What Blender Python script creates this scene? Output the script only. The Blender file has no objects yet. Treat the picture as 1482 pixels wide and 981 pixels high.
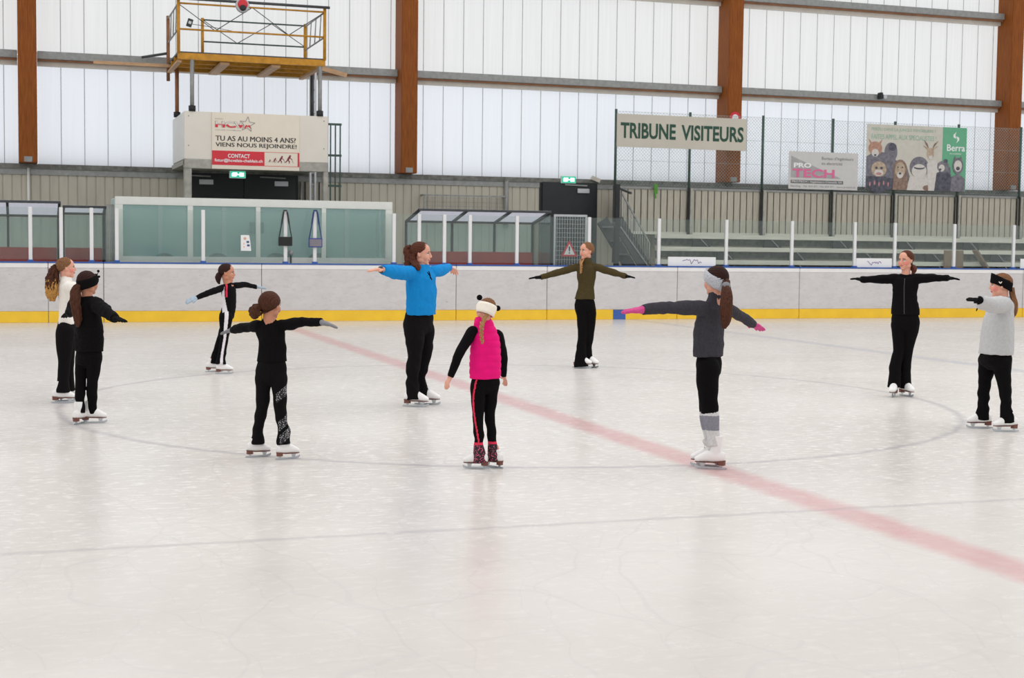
import bpy, bmesh, math, random
import numpy as np
from mathutils import Vector, Matrix, noise
random.seed(7)
scene = bpy.context.scene
C = scene.collection
# ------------------------------------------------------------------ camera
W, H = 1482, 981
FPX, PITCH, ROLL, YAW, CAMH = 2089.36, -0.06539, 0.012075, 0.326798, 1.6268
def _axes():
    cy, sy = math.cos(YAW), math.sin(YAW)
    fwd = Vector((sy, cy, 0)); right = Vector((cy, -sy, 0)); up = Vector((0, 0, 1))
    cp, sp = math.cos(PITCH), math.sin(PITCH)
    f2 = fwd*cp + up*sp; u2 = up*cp - fwd*sp
    cr, sr = math.cos(ROLL), math.sin(ROLL)
    return right*cr + u2*sr, u2*cr - right*sr, f2
AR, AU, AF = _axes()
CAM = Vector((0, 0, CAMH))
cd = bpy.data.cameras.new('camera'); cam = bpy.data.objects.new('camera', cd); C.objects.link(cam)
cd.sensor_width = 36.0; cd.lens = 36.0*FPX/W; cd.clip_end = 300
cam.matrix_world = Matrix(((AR.x, AU.x, -AF.x, CAM.x), (AR.y, AU.y, -AF.y, CAM.y), (AR.z, AU.z, -AF.z, CAM.z), (0, 0, 0, 1)))
scene.camera = cam
cd.dof.use_dof = True; cd.dof.focus_distance = 12.5; cd.dof.aperture_fstop = 5.6
# ------------------------------------------------------------------ light
scene.view_settings.view_transform = 'Standard'; scene.view_settings.look = 'None'
scene.view_settings.gamma = 1.0; scene.view_settings.use_curve_mapping = False
scene.view_settings.exposure = -0.10
wd = bpy.data.worlds.new('overcast_daylight'); scene.world = wd; wd.use_nodes = True
wn = wd.node_tree; bg = wn.nodes['Background']
bg.inputs['Color'].default_value = (0.985, 0.985, 1.0, 1)
# overcast sky, brighter on the far side of the glazed wall
_tc = wn.nodes.new('ShaderNodeTexCoord'); _sx = wn.nodes.new('ShaderNodeSeparateXYZ'); _mr = wn.nodes.new('ShaderNodeMapRange'); _mr.interpolation_type = 'SMOOTHSTEP'
wn.links.new(_tc.outputs['Generated'], _sx.inputs[0]); wn.links.new(_sx.outputs[1], _mr.inputs['Value'])
_mr.inputs['From Min'].default_value = -0.1; _mr.inputs['From Max'].default_value = 0.6; _mr.inputs['To Min'].default_value = 0.92; _mr.inputs['To Max'].default_value = 1.2
wn.links.new(_mr.outputs[0], bg.inputs['Strength'])
def area(name, loc, size, power, target=None, col=(1, 0.98, 0.95)):
    l = bpy.data.lights.new(name, 'AREA'); l.shape = 'RECTANGLE'; l.size, l.size_y = size; l.energy = power; l.color = col
    o = bpy.data.objects.new(name, l); C.objects.link(o); o.location = loc
    d = (Vector(target) - Vector(loc)) if target else Vector((0, 0, -1))
    o.rotation_euler = d.to_track_quat('-Z', 'Y').to_euler()
    return o
for k in range(4):
    area('hall_lamp', (-6 + 9*k, 13, 11), (3, 14), (170, 340, 430, 430)[k])
# ------------------------------------------------------------------ helpers
def ray(px, py): return AF + AR*((px - W/2)/FPX) - AU*((py - H/2)/FPX)
def PY(px, py, Y):
    d = ray(px, py); return CAM + d*(Y/d.y)
def G(px, py, z=0.0):
    d = ray(px, py); return CAM + d*((z - CAMH)/d.z)
def XZ(px, py, Y):
    p = PY(px, py, Y); return p.x, p.z
def lin(c):
    return tuple(((v/255)/12.92 if v/255 <= 0.04045 else ((v/255 + 0.055)/1.055)**2.4) for v in c)
def mat(name, rgb, rough=0.6, metal=0.0, var=0.10, scale=6.0, stretch=(1, 1, 1), bump=0.0, emit=None, spec=0.5, rgb2=None, detail=4):
    m = bpy.data.materials.new(name); m.use_nodes = True; nt = m.node_tree; n = nt.nodes; L = nt.links
    b = n['Principled BSDF']; b.inputs['Roughness'].default_value = rough; b.inputs['Metallic'].default_value = metal
    b.inputs['Specular IOR Level'].default_value = spec
    a = lin(rgb)
    tc = n.new('ShaderNodeTexCoord'); mp = n.new('ShaderNodeMapping'); mp.inputs['Scale'].default_value = stretch
    L.new(tc.outputs['Object'], mp.inputs['Vector'])
    nz = n.new('ShaderNodeTexNoise'); nz.inputs['Scale'].default_value = scale; nz.inputs['Detail'].default_value = detail
    L.new(mp.outputs['Vector'], nz.inputs['Vector'])
    cr = n.new('ShaderNodeValToRGB'); L.new(nz.outputs['Fac'], cr.inputs['Fac'])
    lo = lin(rgb2) if rgb2 else tuple(v*(1 - var) for v in a)
    hi = a if rgb2 else tuple(min(1, v*(1 + var)) for v in a)
    cr.color_ramp.elements[0].position = 0.3; cr.color_ramp.elements[0].color = (*lo, 1)
    cr.color_ramp.elements[1].position = 0.7; cr.color_ramp.elements[1].color = (*hi, 1)
    L.new(cr.outputs['Color'], b.inputs['Base Color'])
    if bump:
        bp = n.new('ShaderNodeBump'); bp.inputs['Strength'].default_value = bump; bp.inputs['Distance'].default_value = 0.01
        L.new(nz.outputs['Fac'], bp.inputs['Height']); L.new(bp.outputs['Normal'], b.inputs['Normal'])
    if emit:
        b.inputs['Emission Color'].default_value = (*lin(emit[0]), 1); b.inputs['Emission Strength'].default_value = emit[1]
    return m
def glass_mat(name, tint, refl=1.0, haze=0.0, hazecol=(200, 220, 215)):
    m = bpy.data.materials.new(name); m.use_nodes = True; nt = m.node_tree; n = nt.nodes; L = nt.links
    for x in list(n):
        if x.type != 'OUTPUT_MATERIAL': n.remove(x)
    out = n['Material Output']
    tr = n.new('ShaderNodeBsdfTransparent'); tr.inputs['Color'].default_value = (*lin(tint), 1)
    gl = n.new('ShaderNodeBsdfGlossy'); gl.inputs['Roughness'].default_value = 0.06
    fr = n.new('ShaderNodeFresnel'); fr.inputs['IOR'].default_value = 1.45
    mu = n.new('ShaderNodeMath'); mu.operation = 'MULTIPLY'; mu.inputs[1].default_value = refl; L.new(fr.outputs[0], mu.inputs[0])
    mx = n.new('ShaderNodeMixShader'); L.new(mu.outputs[0], mx.inputs['Fac']); L.new(tr.outputs[0], mx.inputs[1]); L.new(gl.outputs[0], mx.inputs[2])
    last = mx
    if haze:
        df = n.new('ShaderNodeBsdfDiffuse'); nz = n.new('ShaderNodeTexNoise'); nz.inputs['Scale'].default_value = 1.3
        tc = n.new('ShaderNodeTexCoord'); L.new(tc.outputs['Object'], nz.inputs['Vector'])
        cr = n.new('ShaderNodeValToRGB'); h = lin(hazecol)
        cr.color_ramp.elements[0].color = (*[v*0.85 for v in h], 1); cr.color_ramp.elements[1].color = (*h, 1)
        L.new(nz.outputs['Fac'], cr.inputs['Fac']); L.new(cr.outputs['Color'], df.inputs['Color'])
        m2 = n.new('ShaderNodeMixShader'); m2.inputs['Fac'].default_value = haze
        L.new(mx.outputs[0], m2.inputs[1]); L.new(df.outputs[0], m2.inputs[2]); last = m2
    L.new(last.outputs[0], out.inputs['Surface'])
    return m
def sheet_mat(name, rgb, trans=0.5, scale=30, stretch=(6, 1, 0.15), var=0.035):
    """translucent cellular polycarbonate"""
    m = bpy.data.materials.new(name); m.use_nodes = True; nt = m.node_tree; n = nt.nodes; L = nt.links
    for x in list(n):
        if x.type != 'OUTPUT_MATERIAL': n.remove(x)
    out = n['Material Output']; a = lin(rgb)
    tc = n.new('ShaderNodeTexCoord'); mp = n.new('ShaderNodeMapping'); mp.inputs['Scale'].default_value = stretch
    L.new(tc.outputs['Object'], mp.inputs['Vector'])
    nz = n.new('ShaderNodeTexNoise'); nz.inputs['Scale'].default_value = scale/10; nz.inputs['Detail'].default_value = 5
    L.new(mp.outputs['Vector'], nz.inputs['Vector'])
    cr = n.new('ShaderNodeValToRGB'); L.new(nz.outputs['Fac'], cr.inputs['Fac'])
    cr.color_ramp.elements[0].position = 0.3; cr.color_ramp.elements[0].color = (*[v*(1 - var) for v in a], 1)
    cr.color_ramp.elements[1].position = 0.7; cr.color_ramp.elements[1].color = (*[min(1, v*(1 + var)) for v in a], 1)
    d = n.new('ShaderNodeBsdfDiffuse'); t = n.new('ShaderNodeBsdfTranslucent'); mx = n.new('ShaderNodeMixShader'); mx.inputs['Fac'].default_value = trans
    L.new(cr.outputs['Color'], d.inputs['Color']); L.new(cr.outputs['Color'], t.inputs['Color'])
    L.new(d.outputs[0], mx.inputs[1]); L.new(t.outputs[0], mx.inputs[2]); L.new(mx.outputs[0], out.inputs['Surface'])
    return m
ROOT = {}
def tag(o, label=None, cat=None, group=None, kind=None):
    if label: o['label'] = label
    if cat: o['category'] = cat
    if group: o['group'] = group
    if kind: o['kind'] = kind
    return o
def empty(name, loc, label=None, cat=None, group=None):
    o = bpy.data.objects.new(name, None); C.objects.link(o); o.location = loc; o.empty_display_size = 0.2
    ROOT[o] = Vector(loc)
    return tag(o, label, cat, group)
class MB:
    def __init__(s): s.v = []; s.f = []; s.m = []; s.sm = []
    def add(s, vs, fs, m=0, smooth=False):
        b = len(s.v); s.v += [tuple(v) for v in vs]
        for f in fs: s.f.append(tuple(b + i for i in f)); s.m.append(m); s.sm.append(smooth)
        return s
    def box(s, x0, x1, y0, y1, z0, z1, m=0):
        v = [(x0,y0,z0),(x1,y0,z0),(x1,y1,z0),(x0,y1,z0),(x0,y0,z1),(x1,y0,z1),(x1,y1,z1),(x0,y1,z1)]
        return s.add(v, [(3,2,1,0),(4,5,6,7),(0,1,5,4),(1,2,6,5),(2,3,7,6),(3,0,4,7)], m)
    def bev(s, x0, x1, y0, y1, z0, z1, b=0.01, m=0):
        bm = bmesh.new(); bmesh.ops.create_cube(bm, size=1.0)
        for v in bm.verts: v.co = Vector(((x0+x1)/2 + v.co.x*(x1-x0), (y0+y1)/2 + v.co.y*(y1-y0), (z0+z1)/2 + v.co.z*(z1-z0)))
        bmesh.ops.bevel(bm, geom=list(bm.edges), offset=b, segments=2, affect='EDGES')
        bm.verts.index_update()
        s.add([v.co[:] for v in bm.verts], [[v.index for v in f.verts] for f in bm.faces], m); bm.free(); return s
    def bar(s, p, q, w, h=None, m=0, up=(0, 0, 1)):
        p, q = Vector(p), Vector(q); h = h or w; d = (q - p).normalized(); u = Vector(up)
        if abs(d.dot(u)) > 0.99: u = Vector((0, 1, 0))
        a = d.cross(u).normalized()*w/2; b = a.cross(d).normalized()*h/2
        v = [p-a-b, p+a-b, p+a+b, p-a+b, q-a-b, q+a-b, q+a+b, q-a+b]
        return s.add(v, [(0,1,2,3),(7,6,5,4),(4,5,1,0),(5,6,2,1),(6,7,3,2),(7,4,0,3)], m)
    def tube(s, pts, r, n=8, m=0, smooth=True):
        pts = [Vector(p) for p in pts]; rs = r if isinstance(r, (list, tuple)) else [r]*len(pts)
        vs = []; fs = []; prev = None
        for i, p in enumerate(pts):
            d = (pts[min(i+1, len(pts)-1)] - pts[max(i-1, 0)]).normalized()
            if prev is None:
                a = d.cross(Vector((0, 0, 1)) if abs(d.z) < 0.9 else Vector((1, 0, 0))).normalized()
            else: a = (prev - d*prev.dot(d)).normalized()
            prev = a; b = d.cross(a)
            for k in range(n):
                t = 2*math.pi*k/n; vs.append(p + (a*math.cos(t) + b*math.sin(t))*rs[i])
        for i in range(len(pts)-1):
            for k in range(n): fs.append((i*n+k, i*n+(k+1) % n, (i+1)*n+(k+1) % n, (i+1)*n+k))
        s.add(vs, fs, m, smooth); b = len(s.v) - len(vs)
        s.f.append(tuple(b + k for k in reversed(range(n)))); s.m.append(m); s.sm.append(False)
        s.f.append(tuple(b + (len(pts)-1)*n + k for k in range(n))); s.m.append(m); s.sm.append(False)
        return s
    def prism(s, poly, y0, y1, m=0):
        """polygon in X,Z extruded from y0 (front) to y1"""
        n = len(poly); v = [(x, y0, z) for x, z in poly] + [(x, y1, z) for x, z in poly]
        fs = [tuple(range(n)), tuple(reversed(range(n, 2*n)))] + [(i, n+i, n+(i+1) % n, (i+1) % n) for i in range(n)]
        return s.add(v, fs, m)
    def sphere(s, c, r, m=0, n=12):
        c = Vector(c); r = r if isinstance(r, (tuple, list)) else (r, r, r); vs = []; fs = []
        for i in range(n+1):
            a = math.pi*i/n
            for k in range(2*n):
                t = math.pi*k/n; vs.append((c.x + r[0]*math.sin(a)*math.cos(t), c.y + r[1]*math.sin(a)*math.sin(t), c.z + r[2]*math.cos(a)))
        for i in range(n):
            for k in range(2*n): fs.append((i*2*n+k, (i+1)*2*n+k, (i+1)*2*n+(k+1) % (2*n), i*2*n+(k+1) % (2*n)))
        return s.add(vs, fs, m, True)
    def build(s, name, mats, parent=None, center=True):
        mats = mats if isinstance(mats, (list, tuple)) else [mats]
        if parent is not None: o0 = ROOT[parent]
        else:
            a = np.array([list(v) for v in s.v]); o0 = Vector(((a[:,0].min()+a[:,0].max())/2, (a[:,1].min()+a[:,1].max())/2, a[:,2].min())) if center else Vector((0, 0, 0))
        me = bpy.data.meshes.new(name); me.from_pydata([(v[0]-o0.x, v[1]-o0.y, v[2]-o0.z) for v in s.v], [], s.f)
        for mm in mats: me.materials.append(mm)
        me.polygons.foreach_set('material_index', s.m); me.polygons.foreach_set('use_smooth', s.sm); me.update()
        bm = bmesh.new(); bm.from_mesh(me); bmesh.ops.recalc_face_normals(bm, faces=bm.faces); bm.to_mesh(me); bm.free()
        o = bpy.data.objects.new(name, me); C.objects.link(o); ROOT[o] = o0
        if parent is not None: o.parent = parent
        else: o.location = o0
        return o
def text_mesh(mb, body, x0, x1, z0, z1, y, m=0, bold=0.0, ext=0.003, shear=0.0, clip=None):
    """real lettering standing proud of a surface that faces the rink, fitted to a box"""
    cu = bpy.data.curves.new('lettering', 'FONT'); cu.body = body; cu.size = 1; cu.offset = bold; cu.shear = shear; cu.resolution_u = 3
    ob = bpy.data.objects.new('lettering', cu); C.objects.link(ob)
    bpy.context.view_layer.update()
    me = bpy.data.meshes.new_from_object(ob.evaluated_get(bpy.context.evaluated_depsgraph_get()))
    if clip is not None:
        ys = [v.co.y for v in me.vertices]; bm = bmesh.new(); bm.from_mesh(me)
        bmesh.ops.bisect_plane(bm, geom=list(bm.verts) + list(bm.edges) + list(bm.faces), plane_co=(0, min(ys) + (max(ys)-min(ys))*clip, 0), plane_no=(0, 1, 0), clear_outer=True)
        bm.to_mesh(me); bm.free(); z1 = z0 + (z1-z0)*clip
    vs = np.array([v.co[:] for v in me.vertices]); fs = [list(p.vertices) for p in me.polygons]
    bpy.data.objects.remove(ob); bpy.data.curves.remove(cu); bpy.data.meshes.remove(me)
    mn, mx = vs.min(0), vs.max(0)
    X = x0 + (vs[:,0]-mn[0])/(mx[0]-mn[0])*(x1-x0); Z = z0 + (vs[:,1]-mn[1])/(mx[1]-mn[1])*(z1-z0)
    n = len(vs)
    mb.add([(X[i], y-ext, Z[i]) for i in range(n)], fs, m)
ORD = ['first', 'second', 'third', 'fourth', 'fifth', 'sixth', 'seventh', 'eighth', 'ninth', 'tenth', 'eleventh', 'twelfth', 'thirteenth', 'fourteenth', 'fifteenth', 'sixteenth', 'seventeenth', 'eighteenth', 'nineteenth', 'twentieth', 'twenty-first', 'twenty-second', 'twenty-third', 'twenty-fourth', 'twenty-fifth']
# ------------------------------------------------------------------ materials
M = {}
M['board'] = mat('white_board_plastic', (214, 211, 210), 0.35, var=0.05, scale=3, stretch=(1, 1, 2))
M['board_cap'] = mat('white_cap_plastic', (240, 238, 236), 0.35, var=0.03)
M['blue'] = mat('blue_rail_plastic', (56, 98, 172), 0.4, var=0.1)
M['yellow'] = mat('yellow_kickplate', (252, 204, 48), 0.45, var=0.06, scale=4)
M['post'] = mat('white_powder_coat', (233, 233, 233), 0.4, var=0.03)
M['pane'] = glass_mat('rink_glass', (248, 251, 250), 0.6, haze=0.05)
M['teal_pane'] = glass_mat('tinted_glass', (238, 247, 245), 0.8, haze=0.24, hazecol=(206, 232, 227))
M['teal_wall'] = mat('pale_teal_panel', (190, 214, 207), 0.6, var=0.06, scale=1.2)
M['frame_white'] = mat('white_painted_frame', (226, 228, 222), 0.45, var=0.03)
M['roof_clear'] = sheet_mat('clear_shelter_roof', (226, 228, 240), 0.75)
M['grey_steel'] = mat('galvanised_steel', (150, 152, 150), 0.5, metal=0.25, var=0.15, scale=9)
M['dark_steel'] = mat('dark_grey_steel', (72, 74, 76), 0.5, metal=0.3, var=0.15, scale=9)
M['maroon'] = mat('maroon_bench_paint', (160, 66, 58), 0.5, var=0.12, scale=5)
M['wall_grey'] = mat('grey_profiled_cladding', (192, 186, 171), 0.7, var=0.07, scale=2.0, stretch=(3, 1, 0.5))
M['concrete'] = mat('weathered_concrete', (170, 168, 158), 0.85, var=0.2, scale=7, bump=0.3)
M['dark_concrete'] = mat('dirty_concrete_edge', (118, 118, 113), 0.85, var=0.35, scale=9, bump=0.3)
M['sheet_top'] = sheet_mat('upper_polycarbonate', (240, 241, 240), 0.65, var=.03)
M['sheet_low'] = sheet_mat('lower_polycarbonate', (243, 248, 255), 0.65, var=.02)
M['seam'] = mat('grey_joint_strip', (150, 152, 155), 0.6, var=0.15)
M['timber'] = mat('glulam_timber', (152, 86, 28), 0.6, var=0.22, scale=5, stretch=(6, 6, 0.5), rgb2=(124, 64, 18), spec=0.25)
M['timber_pale'] = mat('pale_plank_timber', (196, 158, 120), 0.65, var=0.15, scale=6, stretch=(1, 4, 4))
M['rust_wood'] = mat('brown_batten', (148, 100, 66), 0.6, var=0.2)
M['beige'] = mat('beige_flashing', (205, 200, 190), 0.5, var=0.06)
M['black_door'] = mat('black_door_paint', (26, 30, 33), 0.45, var=0.2)
M['chrome'] = mat('brushed_aluminium', (190, 192, 194), 0.35, metal=0.7, var=0.06)
M['yellow_steel'] = mat('ochre_scaffold_steel', (190, 134, 28), 0.5, metal=0.1, var=0.2, scale=8)
M['off_white'] = mat('off_white_panel', (226, 220, 208), 0.5, var=0.03, scale=2)
M['white'] = mat('white_print', (240, 240, 240), 0.5, var=0.02)
M['red'] = mat('red_print', (214, 44, 58), 0.5, var=0.05)
M['ink'] = mat('black_ink', (34, 34, 36), 0.5, var=0.1)
M['grey_ink'] = mat('grey_ink', (150, 148, 148), 0.6, var=0.1)
M['green_ink'] = mat('dark_green_ink', (28, 74, 56), 0.5, var=0.1)
M['green_post'] = mat('green_coated_post', (66, 88, 80), 0.5, var=0.15)
M['wire'] = mat('grey_green_wire', (150, 165, 160), 0.5, var=0.1)
M['slat'] = mat('grey_weathered_slat', (186, 180, 165), 0.75, var=0.14, scale=4, stretch=(8, 8, 0.6))
M['bench'] = mat('grey_bench_plank', (218, 216, 202), 0.7, var=0.12, scale=4, stretch=(0.5, 6, 6))
M['black_steel'] = mat('dark_bracket_steel', (34, 36, 38), 0.6, var=0.2)  # near-black steel for brackets, clamps, door frames and chairs
M['exit_green'] = mat('exit_green', (30, 160, 130), 0.5, emit=((40, 190, 150), 0.8))
M['exit_white'] = mat('exit_white', (240, 255, 250), 0.5, emit=((225, 255, 246), 1.6))
M['pink_ink'] = mat('pink_ink', (226, 108, 156), 0.5, var=0.05)
M['banner_grey'] = mat('grey_banner_cloth', (208, 206, 204), 0.7, var=0.03)
# ------------------------------------------------------------------ ice
YB, YG, YW = 29.5, 29.6, 34.3
ZB = 1.187
def ice_material():
    m = bpy.data.materials.new('skating_ice'); m.use_nodes = True; nt = m.node_tree; n = nt.nodes; L = nt.links
    b = n['Principled BSDF']
    tc = n.new('ShaderNodeTexCoord'); sx = n.new('ShaderNodeSeparateXYZ'); L.new(tc.outputs['Object'], sx.inputs[0])
    def mth(op, a, bb=None, c=None, clamp=False):
        x = n.new('ShaderNodeMath'); x.operation = op; x.use_clamp = clamp
        for i, v in enumerate((a, bb, c)):
            if v is None: continue
            if isinstance(v, (int, float)): x.inputs[i].default_value = v
            else: L.new(v, x.inputs[i])
        return x.outputs[0]
    def noisef(scale, detail=4, stretch=(1, 1, 1), rough=0.55, rot=0.0, dist=0.0):
        mp = n.new('ShaderNodeMapping'); mp.inputs['Scale'].default_value = stretch; mp.inputs['Rotation'].default_value = (0, 0, rot); L.new(tc.outputs['Object'], mp.inputs[0])
        z = n.new('ShaderNodeTexNoise'); z.inputs['Scale'].default_value = scale; z.inputs['Detail'].default_value = detail; z.inputs['Roughness'].default_value = rough
        z.inputs['Distortion'].default_value = dist
        L.new(mp.outputs[0], z.inputs['Vector']); return z.outputs['Fac']
    def ramp(v, lo, hi): # smooth 0..1
        r = n.new('ShaderNodeMapRange'); r.interpolation_type = 'SMOOTHSTEP'; r.inputs['From Min'].default_value = lo; r.inputs['From Max'].default_value = hi; L.new(v, r.inputs['Value']); return r.outputs[0]
    X, Y = sx.outputs[0], sx.outputs[1]
    wob = mth('MULTIPLY', mth('SUBTRACT', noisef(5.0), 0.5), 0.10)
    def band(v, c, w, soft): # mask of |v-c|<w
        d = mth('ABSOLUTE', mth('ADD', mth('SUBTRACT', v, c), wob)); r = ramp(d, w - soft, w + soft)
        return mth('SUBTRACT', 1.0, r)
    red = band(X, 4.80, 0.15, 0.09)
    bl = band(X, 12.81, 0.15, 0.06)
    dx = mth('SUBTRACT', X, 4.80); dy = mth('SUBTRACT', Y, 14.19)
    rad = mth('SQRT', mth('ADD', mth('MULTIPLY', dx, dx), mth('MULTIPLY', dy, dy)))
    circ = band(rad, 4.5, 0.035, 0.045)
    faint = band(Y, 7.81, 0.03, 0.03)
    def mix(fac, c1, c2):
        x = n.new('ShaderNodeMix'); x.data_type = 'RGBA'
        if isinstance(fac, (int, float)): x.inputs[0].default_value = fac
        else: L.new(fac, x.inputs[0])
        for i, c in ((6, c1), (7, c2)):
            if isinstance(c, tuple): x.inputs[i].default_value = (*c, 1)
            else: L.new(c, x.inputs[i])
        return x.outputs[2]
    # frosted scraped ice: cloudy tone, ploughed streaks, snow flecks
    big = noisef(0.35, 3); mid = noisef(2.2, 5, (1, 1.6, 1), 0.65); fine = noisef(9.0, 4, (1, 2.0, 1), 0.7)
    base = mix(ramp(big, 0.35, 0.65), lin((212, 206, 200)), lin((222, 217, 211)))
    zone = mth('ADD', 0.22, mth('MULTIPLY', ramp(Y, 6.0, 10.0), 0.78))      # the skated part of the sheet is more ploughed
    base = mix(mth('MULTIPLY', zone, mth('MULTIPLY', ramp(mid, 0.46, 0.64), 0.62)), base, lin((212, 207, 203)))
    base = mix(mth('MULTIPLY', zone, mth('MULTIPLY', ramp(fine, 0.50, 0.66), 0.7)), base, lin((246, 242, 237)))
    pat = mth('ADD', 0.35, mth('MULTIPLY', noisef(6.0, 4, rough=0.7), 0.55))
    base = mix(mth('MULTIPLY', red, mth('MULTIPLY', pat, 0.78)), base, lin((206, 128, 134)))
    base = mix(mth('MULTIPLY', bl, mth('MULTIPLY', pat, 0.55)), base, lin((160, 165, 188)))
    base = mix(mth('MULTIPLY', circ, mth('MULTIPLY', pat, 0.72)), base, lin((150, 146, 158)))
    base = mix(mth('MULTIPLY', faint, 0.30), base, lin((150, 145, 152)))
    # skate scratches: thin warped cell borders, two sizes
    for sc, st, rot, k in ((1.1, (1, .5, 1), 0.9, 0.16), (2.3, (1, 0.4, 1), 0.3, 0.14)):
        mp = n.new('ShaderNodeMapping'); mp.inputs['Scale'].default_value = st; mp.inputs['Rotation'].default_value = (0, 0, rot)
        wv = n.new('ShaderNodeTexNoise'); wv.inputs['Scale'].default_value = 0.7; L.new(tc.outputs['Object'], wv.inputs['Vector'])
        av = n.new('ShaderNodeVectorMath'); av.operation = 'ADD'; L.new(tc.outputs['Object'], av.inputs[0]); L.new(wv.outputs['Color'], av.inputs[1])
        L.new(av.outputs[0], mp.inputs[0])
        vo = n.new('ShaderNodeTexVoronoi'); vo.feature = 'DISTANCE_TO_EDGE'; vo.inputs['Scale'].default_value = sc; L.new(mp.outputs[0], vo.inputs['Vector'])
        lm = mth('SUBTRACT', 1.0, ramp(vo.outputs['Distance'], 0.004, 0.012))
        base = mix(mth('MULTIPLY', lm, k), base, lin((186, 184, 184)))
    spk = n.new('ShaderNodeTexVoronoi'); spk.inputs['Scale'].default_value = 3.2; L.new(tc.outputs['Object'], spk.inputs['Vector'])
    sm = mth('MULTIPLY', mth('SUBTRACT', 1.0, ramp(spk.outputs['Distance'], 0.05, 0.13)), mth('MULTIPLY', zone, ramp(noisef(1.1, 2), 0.48, 0.6)))
    base = mix(mth('MULTIPLY', sm, 0.55), base, lin((250, 248, 246)))
    L.new(base, b.inputs['Base Color'])
    ro = n.new('ShaderNodeMapRange'); ro.inputs['To Min'].default_value = 0.12; ro.inputs['To Max'].default_value = 0.36; L.new(mid, ro.inputs['Value']); L.new(ro.outputs[0], b.inputs['Roughness'])
    b.inputs['IOR'].default_value = 1.31; b.inputs['Specular IOR Level'].default_value = 0.24
    bp = n.new('ShaderNodeBump'); bp.inputs['Strength'].default_value = 0.03; bp.inputs['Distance'].default_value = 0.01
    L.new(mid, bp.inputs['Height']); L.new(bp.outputs['Normal'], b.inputs['Normal'])
    return m
M['ice'] = ice_material()
f = MB().box(-26, 36, -4, YB + 0.02, -0.12, 0.0).build('floor', M['ice'], center=False); tag(f, 'white scraped skating ice with red and blue lines', 'ice', kind='structure')
f = MB().box(-26, 36, YB + 0.02, 36, -0.12, 0.05).build('floor', M['concrete']); tag(f, 'concrete walkway behind the boards', 'floor', kind='structure')
# ------------------------------------------------------------------ dasher boards
def scuffed(m):
    nt = m.node_tree; n = nt.nodes; L = nt.links; b = n['Principled BSDF']; src = b.inputs['Base Color'].links[0].from_socket
    tc = n.new('ShaderNodeTexCoord'); mp = n.new('ShaderNodeMapping'); mp.inputs['Scale'].default_value = (1, 1, 2.4); L.new(tc.outputs['Object'], mp.inputs[0])
    vo = n.new('ShaderNodeTexVoronoi'); vo.inputs['Scale'].default_value = 3.0; L.new(mp.outputs[0], vo.inputs['Vector'])
    nz = n.new('ShaderNodeTexNoise'); nz.inputs['Scale'].default_value = 9; nz.inputs['Detail'].default_value = 4; L.new(mp.outputs[0], nz.inputs['Vector'])
    r1 = n.new('ShaderNodeMapRange'); r1.inputs['From Min'].default_value = .075; r1.inputs['From Max'].default_value = .03; L.new(vo.outputs['Distance'], r1.inputs['Value'])
    r2 = n.new('ShaderNodeMapRange'); r2.inputs['From Min'].default_value = .5; r2.inputs['From Max'].default_value = .68; L.new(nz.outputs['Fac'], r2.inputs['Value'])
    mu = n.new('ShaderNodeMath'); mu.operation = 'MULTIPLY'; L.new(r1.outputs[0], mu.inputs[0]); L.new(r2.outputs[0], mu.inputs[1])
    mx = n.new('ShaderNodeMix'); mx.data_type = 'RGBA'; L.new(mu.outputs[0], mx.inputs[0]); L.new(src, mx.inputs[6]); mx.inputs[7].default_value = (*lin((120, 120, 128)), 1)
    m3 = n.new('ShaderNodeMix'); m3.data_type = 'RGBA'; mq = n.new('ShaderNodeMath'); mq.operation = 'MULTIPLY'; mq.inputs[1].default_value = .35; L.new(r2.outputs[0], mq.inputs[0])
    L.new(mq.outputs[0], m3.inputs[0]); L.new(mx.outputs[2], m3.inputs[6]); m3.inputs[7].default_value = (*lin((190, 188, 190)), 1); L.new(m3.outputs[2], b.inputs['Base Color'])
scuffed(M['board'])
seams = [-11.0, -7.8, -4.7, -1.6, 0.46, 1.5, 4.6, 8.73, 10.79, 13.9, 17.0, 20.1, 23.2, 26.3, 29.4, 32.5]
vis = [i for i in range(len(seams)-1) if seams[i+1] > -0.6 and seams[i] < 23.4]
rnd = random.Random(3)
for i in range(len(seams)-1):
    x0, x1 = seams[i] + 0.006, seams[i+1] - 0.006
    r = empty('dasher_board', ((x0+x1)/2, YB + 0.05, 0))
    if i in vis:
        k = vis.index(i)
        lab = 'white rink board section with yellow kickplate, %s from the left edge' % ORD[k]
        if k == 1: lab = 'narrow white gate section of the rink boards behind the two girls at the left'
    else: lab = 'white rink board section with yellow kickplate, outside the frame'
    tag(r, lab, 'rink board', 'white rink board sections along the ice')
    MB().bev(x0, x1, YB, YB + 0.09, 0.22, ZB - 0.125, 0.004).build('panel', M['board'], r)
    MB().bev(x0, x1, YB - 0.006, YB + 0.09, ZB - 0.123, ZB - 0.032, 0.006).build('cap', M['board_cap'], r)
    MB().bev(x0, x1, YB - 0.012, YB + 0.13, ZB - 0.03, ZB, 0.006).build('top_rail', M['blue'], r)
    MB().bev(x0, x1, YB - 0.012, YB + 0.09, 0.0, 0.218, 0.005).build('kickplate', M['yellow'], r)
    if seams[i] < 12.8 < seams[i+1]:
        a = XZ(887, 450, YB)[0]; b = XZ(905, 450, YB)[0]
        tag(MB().bev(a, b, YB - 0.017, YB - 0.011, 0.003, 0.216, 0.001).build('line_marking', M['blue'], r), 'blue square where the blue line meets the kickplate')
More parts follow.
